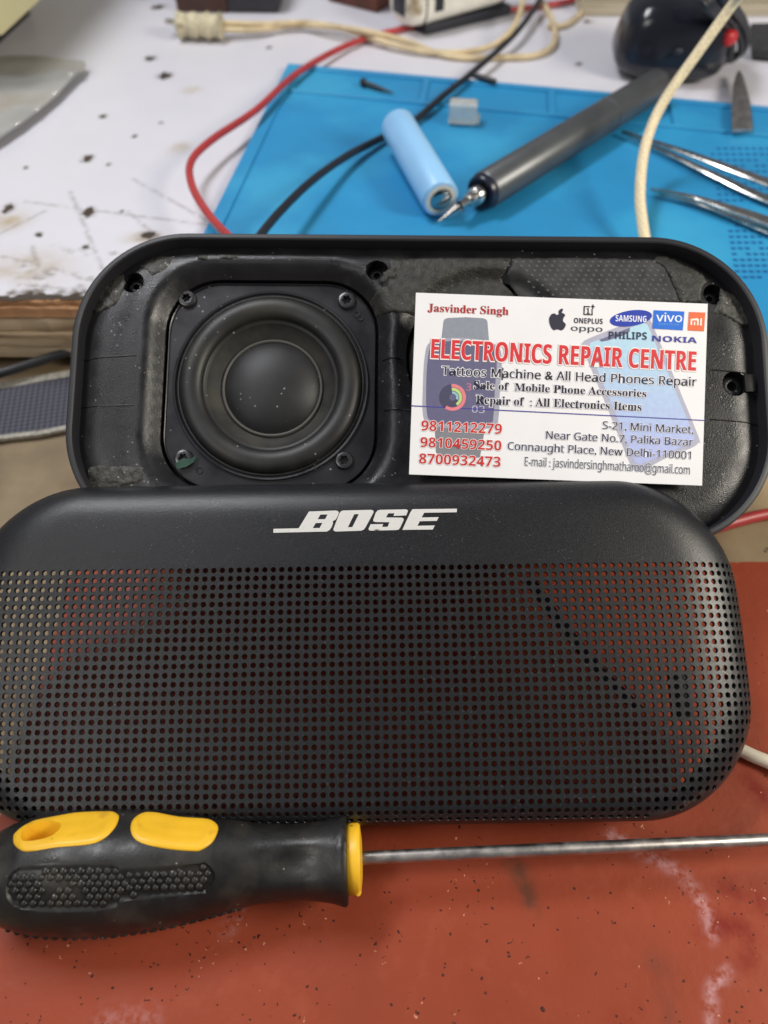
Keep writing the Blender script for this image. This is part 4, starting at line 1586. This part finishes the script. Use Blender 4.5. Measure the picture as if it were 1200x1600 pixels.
# ================================================================== TWEEZERS AND BLADE
def tweezers(label, arms):
    c = at(*arms[0][1])
    t = thing('tweezers', label, 'tweezers', (c[0], c[1], ZM))
    for pts, w0, w1, th in arms_iter(arms):
        b = MB()
        P = catmull([at(*p) for p in pts], 8)
        rings = []
        for i, p in enumerate(P):
            f = i / (len(P) - 1)
            d = P[min(i + 1, len(P) - 1)] - P[max(i - 1, 0)]
            d /= np.linalg.norm(d)
            e = np.cross(d, zup)
            e /= np.linalg.norm(e)
            w = w0 + (w1 - w0) * sm(f, 0, .75)
            rings.append([p + e * w / 2 * sx + zup * th / 2 * sz for sx, sz in ((1, .4), (.8, 1), (-.8, 1), (-1, .4), (-1, -.4), (-.8, -1), (.8, -1), (1, -.4))])
        b.loft(rings, cap0=True, cap1=True)
        world_child(b, 'arm', K['steel2'], t, angle=30)
    return t


def arms_iter(arms):
    for a in arms:
        yield a[:-3], a[-3], a[-2], a[-1]


tweezers('steel tweezers with two parted arms lying on the mat beside the braided cable',
         [[(972, 206, ZM + 2), (1040, 228, ZM + 4), (1120, 256, ZM + 6), (1210, 290, ZM + 7), (1330, 338, ZM + 5), 1.6, 6.6, 1.5],
          [(985, 214, ZM + 1.2), (1040, 238, ZM + 1.2), (1120, 276, ZM + 1.2), (1210, 316, ZM + 1.5), (1330, 350, ZM + 3), 1.4, 6.2, 1.5]])
tweezers('lower steel tweezers with one pointed arm showing at the right border of the mat',
         [[(1016, 296, ZM + 3), (1080, 308, ZM + 3.6), (1140, 326, ZM + 4), (1210, 350, ZM + 4), (1330, 400, ZM + 4), .9, 7.0, 1.5],
          [(1030, 303, ZM + .8), (1090, 318, ZM + .8), (1150, 340, ZM + .8), (1215, 366, ZM + 1), (1330, 404, ZM + 2), .9, 5.6, 1.2]])
b = MB()
bl = [(1144, 204), (1143, 170), (1146, 130), (1151, 114), (1156, 110), (1162, 122), (1172, 160), (1176, 202)]
Pb = [at(x, y, ZM + 2.5) for x, y in bl]
b.prism([(p[0], p[1]) for p in Pb], ZM + 1.6, ZM + 2.8)
tag(b.build('steel_blade', K['steel'], smooth=False, origin=tuple(np.mean(Pb, 0))), 'flat pointed steel blade lying across the far rim of the blue mat', 'blade')

# ================================================================== BLACK GADGET
c = at(1047, 138, ZT)
gx = c + np.array([4, 24, 0])
gad = thing('black_gadget', 'glossy black rounded gadget with a red spot standing behind the mat', 'gadget', (gx[0], gx[1], ZT))


def sq(b, cen, rx, ry, rz, e1=.62, e2=.55, rot=0., nu=48, nv=24, taper=0.):
    f = lambda w, m: math.copysign(abs(w) ** m, w)
    rings = []
    for j in range(nv + 1):
        v = -math.pi / 2 + math.pi * j / nv
        ring = []
        for i in range(nu):
            u = 2 * math.pi * i / nu
            z = rz * f(math.sin(v), e2)
            k = 1 - taper * (z / rz + 1) / 2
            x, y = rx * k * f(math.cos(v), e2) * f(math.cos(u), e1), ry * k * f(math.cos(v), e2) * f(math.sin(u), e1)
            ring.append((cen[0] + x * math.cos(rot) - y * math.sin(rot), cen[1] + x * math.sin(rot) + y * math.cos(rot), cen[2] + z))
        rings.append(ring)
    b.loft(rings)


b = MB()
sq(b, (gx[0] - 3, gx[1], ZT + 20), 34, 27, 20, .56, .60, -.12, taper=.24)
world_child(b, 'body', K['gloss'], gad, angle=80)
b = MB()
sq(b, (gx[0] + 9, gx[1] + 10, ZT + 38), 20, 13, 5, .8, .8, -.12)
world_child(b, 'top_cap', K['strapdark'], gad, angle=80)
b = MB()
pr = at(1110, 86, ZT + 18)
sq(b, (gx[0] + 22.0, gx[1] - 19.8, ZT + 24), 4.6, 3.4, 4, .9, .9, .4, 20, 12)
world_child(b, 'red_spot', K['redspot'], gad, angle=80)
b = MB()
sq(b, (gx[0] - 6, gx[1] - 27.2, ZT + 20), 2.2, 1.4, 1.6, 1, 1, 0, 16, 10)
world_child(b, 'button', K['slot'], gad, angle=80)
# coil of black lead hanging beside it
b = MB()
w = [at(1090, -30, ZT + 50), at(1116, 8, ZT + 46), at(1150, 48, ZT + 26), at(1156, 82, ZT + 12), at(1140, 100, ZT + 5), at(1122, 92, ZT + 10), at(1118, 66, ZT + 22)]
for k in range(5):
    o = np.array([k * 2.9 - 6, k * 1.2, k * .7])
    b.tube([p + o + np.array([math.sin(k * 2 + i) * 1.4, 0, 0]) for i, p in enumerate(w)], 1.9, 10, 8)
lead = b.build('black_lead', K['blackrub'], origin=tuple(w[2]))
tag(lead, 'bundle of black leads hanging down at the right of the black gadget', 'lead')
# dark strap at the right border
P = [at(1172, 42, ZT + 4), at(1260, 40, ZT + 4), at(1260, 92, ZT + 4), at(1176, 84, ZT + 4)]
b = MB()
b.prism([(p[0], p[1]) for p in P], ZT + 2, ZT + 6)
tag(b.build('dark_strip', K['strapdark'], smooth=False, origin=tuple(np.mean(P, 0))), 'dark grey flat strip lying behind the steel blade at the right border', 'strip')

# ================================================================== CREAM DEVICE, CREAM CABLE
c = at(655, 63, ZT)
dr = at(790, 30, ZT) - c
ang = math.atan2(dr[1], dr[0])
ex_, ey_ = np.array([math.cos(ang), math.sin(ang), 0]), np.array([-math.sin(ang), math.cos(ang), 0])
Lc = 82.0
c0 = c + ex_ * Lc * .44 + ey_ * 16
dev = thing('cream_device', 'grimy cream plastic device with dark slots at the back of the table', 'device', (c0[0], c0[1], ZT))
b = MB()
sec = []
for f, k in ((-.5, .72), (-.485, .84), (-.44, .94), (-.36, 1), (.3, 1), (.43, .96), (.48, .86), (.5, .7)):
    ring = []
    for x, z in rrect(30 * k, 27 * k, 10 * k, 8):
        ring.append(c0 + ex_ * Lc * f + ey_ * x + zup * (z + 17.5 + (f + .5) * 3))
    sec.append(ring)
b.loft(sec, cap0=True, cap1=True)
world_child(b, 'casing', K['creamplas'], dev, angle=40)
b = MB()
for f0, f1, z0, z1 in ((-.30, -.22, 11, 25), (-.02, .22, 18, 28)):
    q = c0 + ex_ * Lc * (f0 + f1) / 2 - ey_ * 15.0 + zup * ((z0 + z1) / 2 + 2)
    b.box(tuple(q), (Lc * (f1 - f0), 1.4, z1 - z0), .5, ang)
q = c0 - ex_ * Lc * .492 + zup * 17
b.box(tuple(q), (3.0, 14, 13), 1.0, ang)
world_child(b, 'slots', K['slot'], dev)
b = MB()
q = c0 + ex_ * Lc * .06 + zup * 3.0
b.box(tuple(q), (Lc * .82, 25, 5.8), 1.0, ang)
world_child(b, 'foot', K['slot'], dev)
b = MB()
q = c0 - ex_ * Lc * .37 - ey_ * 0
rg2 = [c0 - ex_ * Lc * .37 + ey_ * x * 1.01 + zup * (z * 1.01 + 17.9) for x, z in rrect(30, 27, 10, 8)]
b.tube(rg2 + [rg2[0]], .45, 6, 1, smooth=False)
world_child(b, 'seam', K['slot'], dev)

cc_ = thing('cream_cable', 'twin cream cable with a wrapped plug end looping across the back of the table', 'cable', tuple(at(420, 40, ZT)))
b = MB()
b.tube([at(344, 36, ZT + 8), at(410, 38, ZT + 6), at(480, 36, ZT + 5), at(540, 46, ZT + 4), at(600, 66, ZT + 4), at(660, 80, ZT + 3), at(720, 82, ZT + 3), at(768, 72, ZT + 6), at(798, 48, ZT + 10), at(814, 14, ZT + 14), at(818, -22, ZT + 18)], 1.75, 10)
world_child(b, 'wire', K['creamcable'], cc_)
b = MB()
b.tube([at(344, 46, ZT + 6), at(400, 47, ZT + 4.5), at(460, 40, ZT + 3), at(520, 42, ZT + 7), at(575, 50, ZT + 7.5), at(610, 58, ZT + 5), at(640, 66, ZT + 2), at(700, 88, ZT + 2), at(780, 90, ZT + 2), at(838, 86, ZT + 2), at(866, 66, ZT + 3), at(862, 30, ZT + 4), at(845, 0, ZT + 4), at(840, -20, ZT + 5)], 1.75, 10)
world_child(b, 'wire', K['creamcable'], cc_)
b = MB()
b.tube([at(856, 42, ZT + 2), at(885, 38, ZT + 2), at(912, 16, ZT + 2), at(930, -12, ZT + 2)], 1.7, 10)
world_child(b, 'wire', K['creamcable'], cc_)
b = MB()
pl0, pl1 = at(277, 39, ZT + 8), at(347, 41, ZT + 8)
b.tube([pl0 + (pl1 - pl0) * k / 14 for k in range(15)], lambda t: 6.6 + .7 * math.sin(t * 21) + .4 * math.sin(t * 47) - (2.0 if t < .02 or t > .98 else 0), 18, 3)
world_child(b, 'wrapped_sleeve', K['tapewrap'], cc_)
b = MB()
b.tube([at(260, 33, ZT + 8), at(279, 36, ZT + 8)], 1.6, 12, 2)
world_child(b, 'metal_tip', K['steel2'], cc_)

# ================================================================== BLOCKS, BOX, METAL PLATE
def block(label, l, r_, ang_, dep, hgt, m, m2=None):
    A, B = at(*l, ZT), at(*r_, ZT)
    ex = (B - A)
    L = np.linalg.norm(ex)
    ex /= L
    a = math.atan2(ex[1], ex[0])
    ey = np.array([-ex[1], ex[0], 0])
    cen = A + ex * L / 2 + ey * dep / 2
    t = thing('wooden_block', label, 'block', (cen[0], cen[1], ZT))
    b = MB()
    if m2:
        b.box((*(A + ex * L * .25 + ey * dep / 2)[:2], ZT + hgt / 2), (L * .5, dep, hgt), 1.2, a)
        world_child(b, 'body', m, t)
        b = MB()
        b.box((*(A + ex * L * .752 + ey * dep / 2)[:2], ZT + hgt / 2), (L * .5, dep - 1, hgt - 1), 1.2, a)
        world_child(b, 'black_half', m2, t)  # this half of the block is coloured near black
    else:
        b.box((cen[0], cen[1], ZT + hgt / 2), (L, dep, hgt), 1.2, a)
        world_child(b, 'body', m, t)


block('dark brown wooden block, one half coloured black, behind the wrapped cable plug', (277, 20), (436, 22), 0, 40, 26, K['darkwood'], K['inkblock'])
block('reddish brown wooden block at the back, just left of the cream device', (512, 2), (588, 21), 0, 40, 24, K['redwood'])

ZB = ZT + 26
P0, P1 = at(4, 58, ZB), at(66, 0, ZB)
ex = P1 - P0
ex /= np.linalg.norm(ex)
ey = np.array([-ex[1], ex[0], 0])
yb = thing('yellow_box', 'pale yellow box with its corner entering at the upper left', 'box', tuple(P0 + ex * 70 + ey * 60 - np.array([0, 0, 26])))
b = MB()
cen = P0 + ex * 75 + ey * 60
b.box((cen[0], cen[1], ZB + 36), (150, 120, 72), 2.0, math.atan2(ex[1], ex[0]))
world_child(b, 'carton', K['paleyellow'], yb)
b = MB()
b.box((cen[0], cen[1], ZT + 13), (70, 44, 26), 2.0, math.atan2(ex[1], ex[0]))
world_child(b, 'foot', K['inkblock'], yb)

mp_px = [(-90, 92), (20, 87), (62, 88), (132, 95), (134, 99), (128, 108), (127, 113), (121, 113), (96, 138), (90, 145), (66, 165), (34, 190), (0, 213), (-90, 262)]
pt = thing('metal_plate', 'dull bent sheet metal plate lying on the white table at the left border', 'metal plate', tuple(at(20, 150, ZT)))
b = MB()
PP = []
P2 = [tuple(at(x, y, ZT + 5)[:2]) for x, y in mp_px]
V, T = plate2d(dense(P2, 4), (), 4)
mx_ = at(132, 100, ZT)[0]
hz = lambda x, y: ZT + 5.0 + .5 * noise.noise((x * .03, y * .03, 0))
n0 = len(V)
b.add([(x, y, hz(x, y)) for x, y in V], T)
b.add([(x, y, hz(x, y) - 1.0) for x, y in V], T)
rim_ = dense(P2, 4)
b.loft([[(x, y, hz(x, y)) for x, y in rim_], [(x, y, hz(x, y) - 1.0) for x, y in rim_]])
world_child(b, 'sheet', K['sheet'], pt, angle=30)
for px_, py_ in ((111, 120), (87, 149), (60, 175), (28, 197)):
    q = at(px_, py_, ZT + 4)
    b = MB()
    b.dome((q[0], q[1], hz(q[0], q[1]) - .1), e1, e2, e3, 1.0, .8, 10, 4)
    world_child(b, 'rivet', K['rivet'], pt)

# ================================================================== WEBBING STRAP
st = thing('webbing_strap', 'grey woven strap with cream edges lying on the lower board at the left', 'strap', tuple(at(40, 630, 0)))
top_l, bot_l = [(-120, 616), (0, 597), (60, 586), (112, 577), (190, 560)], [(-120, 705), (0, 685), (60, 678), (112, 668), (190, 655)]


def ribbon(f0, f1, z, th, m, name):
    A, B = [at(*p, 3) for p in top_l], [at(*p, 3) for p in bot_l]
    A, B = catmull(A, 8), catmull(B, 8)
    rings = []
    for p, q in zip(A, B):
        u0, u1 = p + (q - p) * f0, p + (q - p) * f1
        rings.append([(u0[0], u0[1], z), (u1[0], u1[1], z), (u1[0], u1[1], z - th), (u0[0], u0[1], z - th)])
    b = MB()
    b.loft(rings, cap0=True, cap1=True)
    world_child(b, name, m, st, angle=30)


ribbon(.115, .935, 2.6, 1.4, K['strap'], 'webbing')
ribbon(0, .113, 2.9, 1.9, K['strapedge'], 'edge_binding')
ribbon(.937, 1, 2.7, 1.6, K['strapedge'], 'edge_binding')
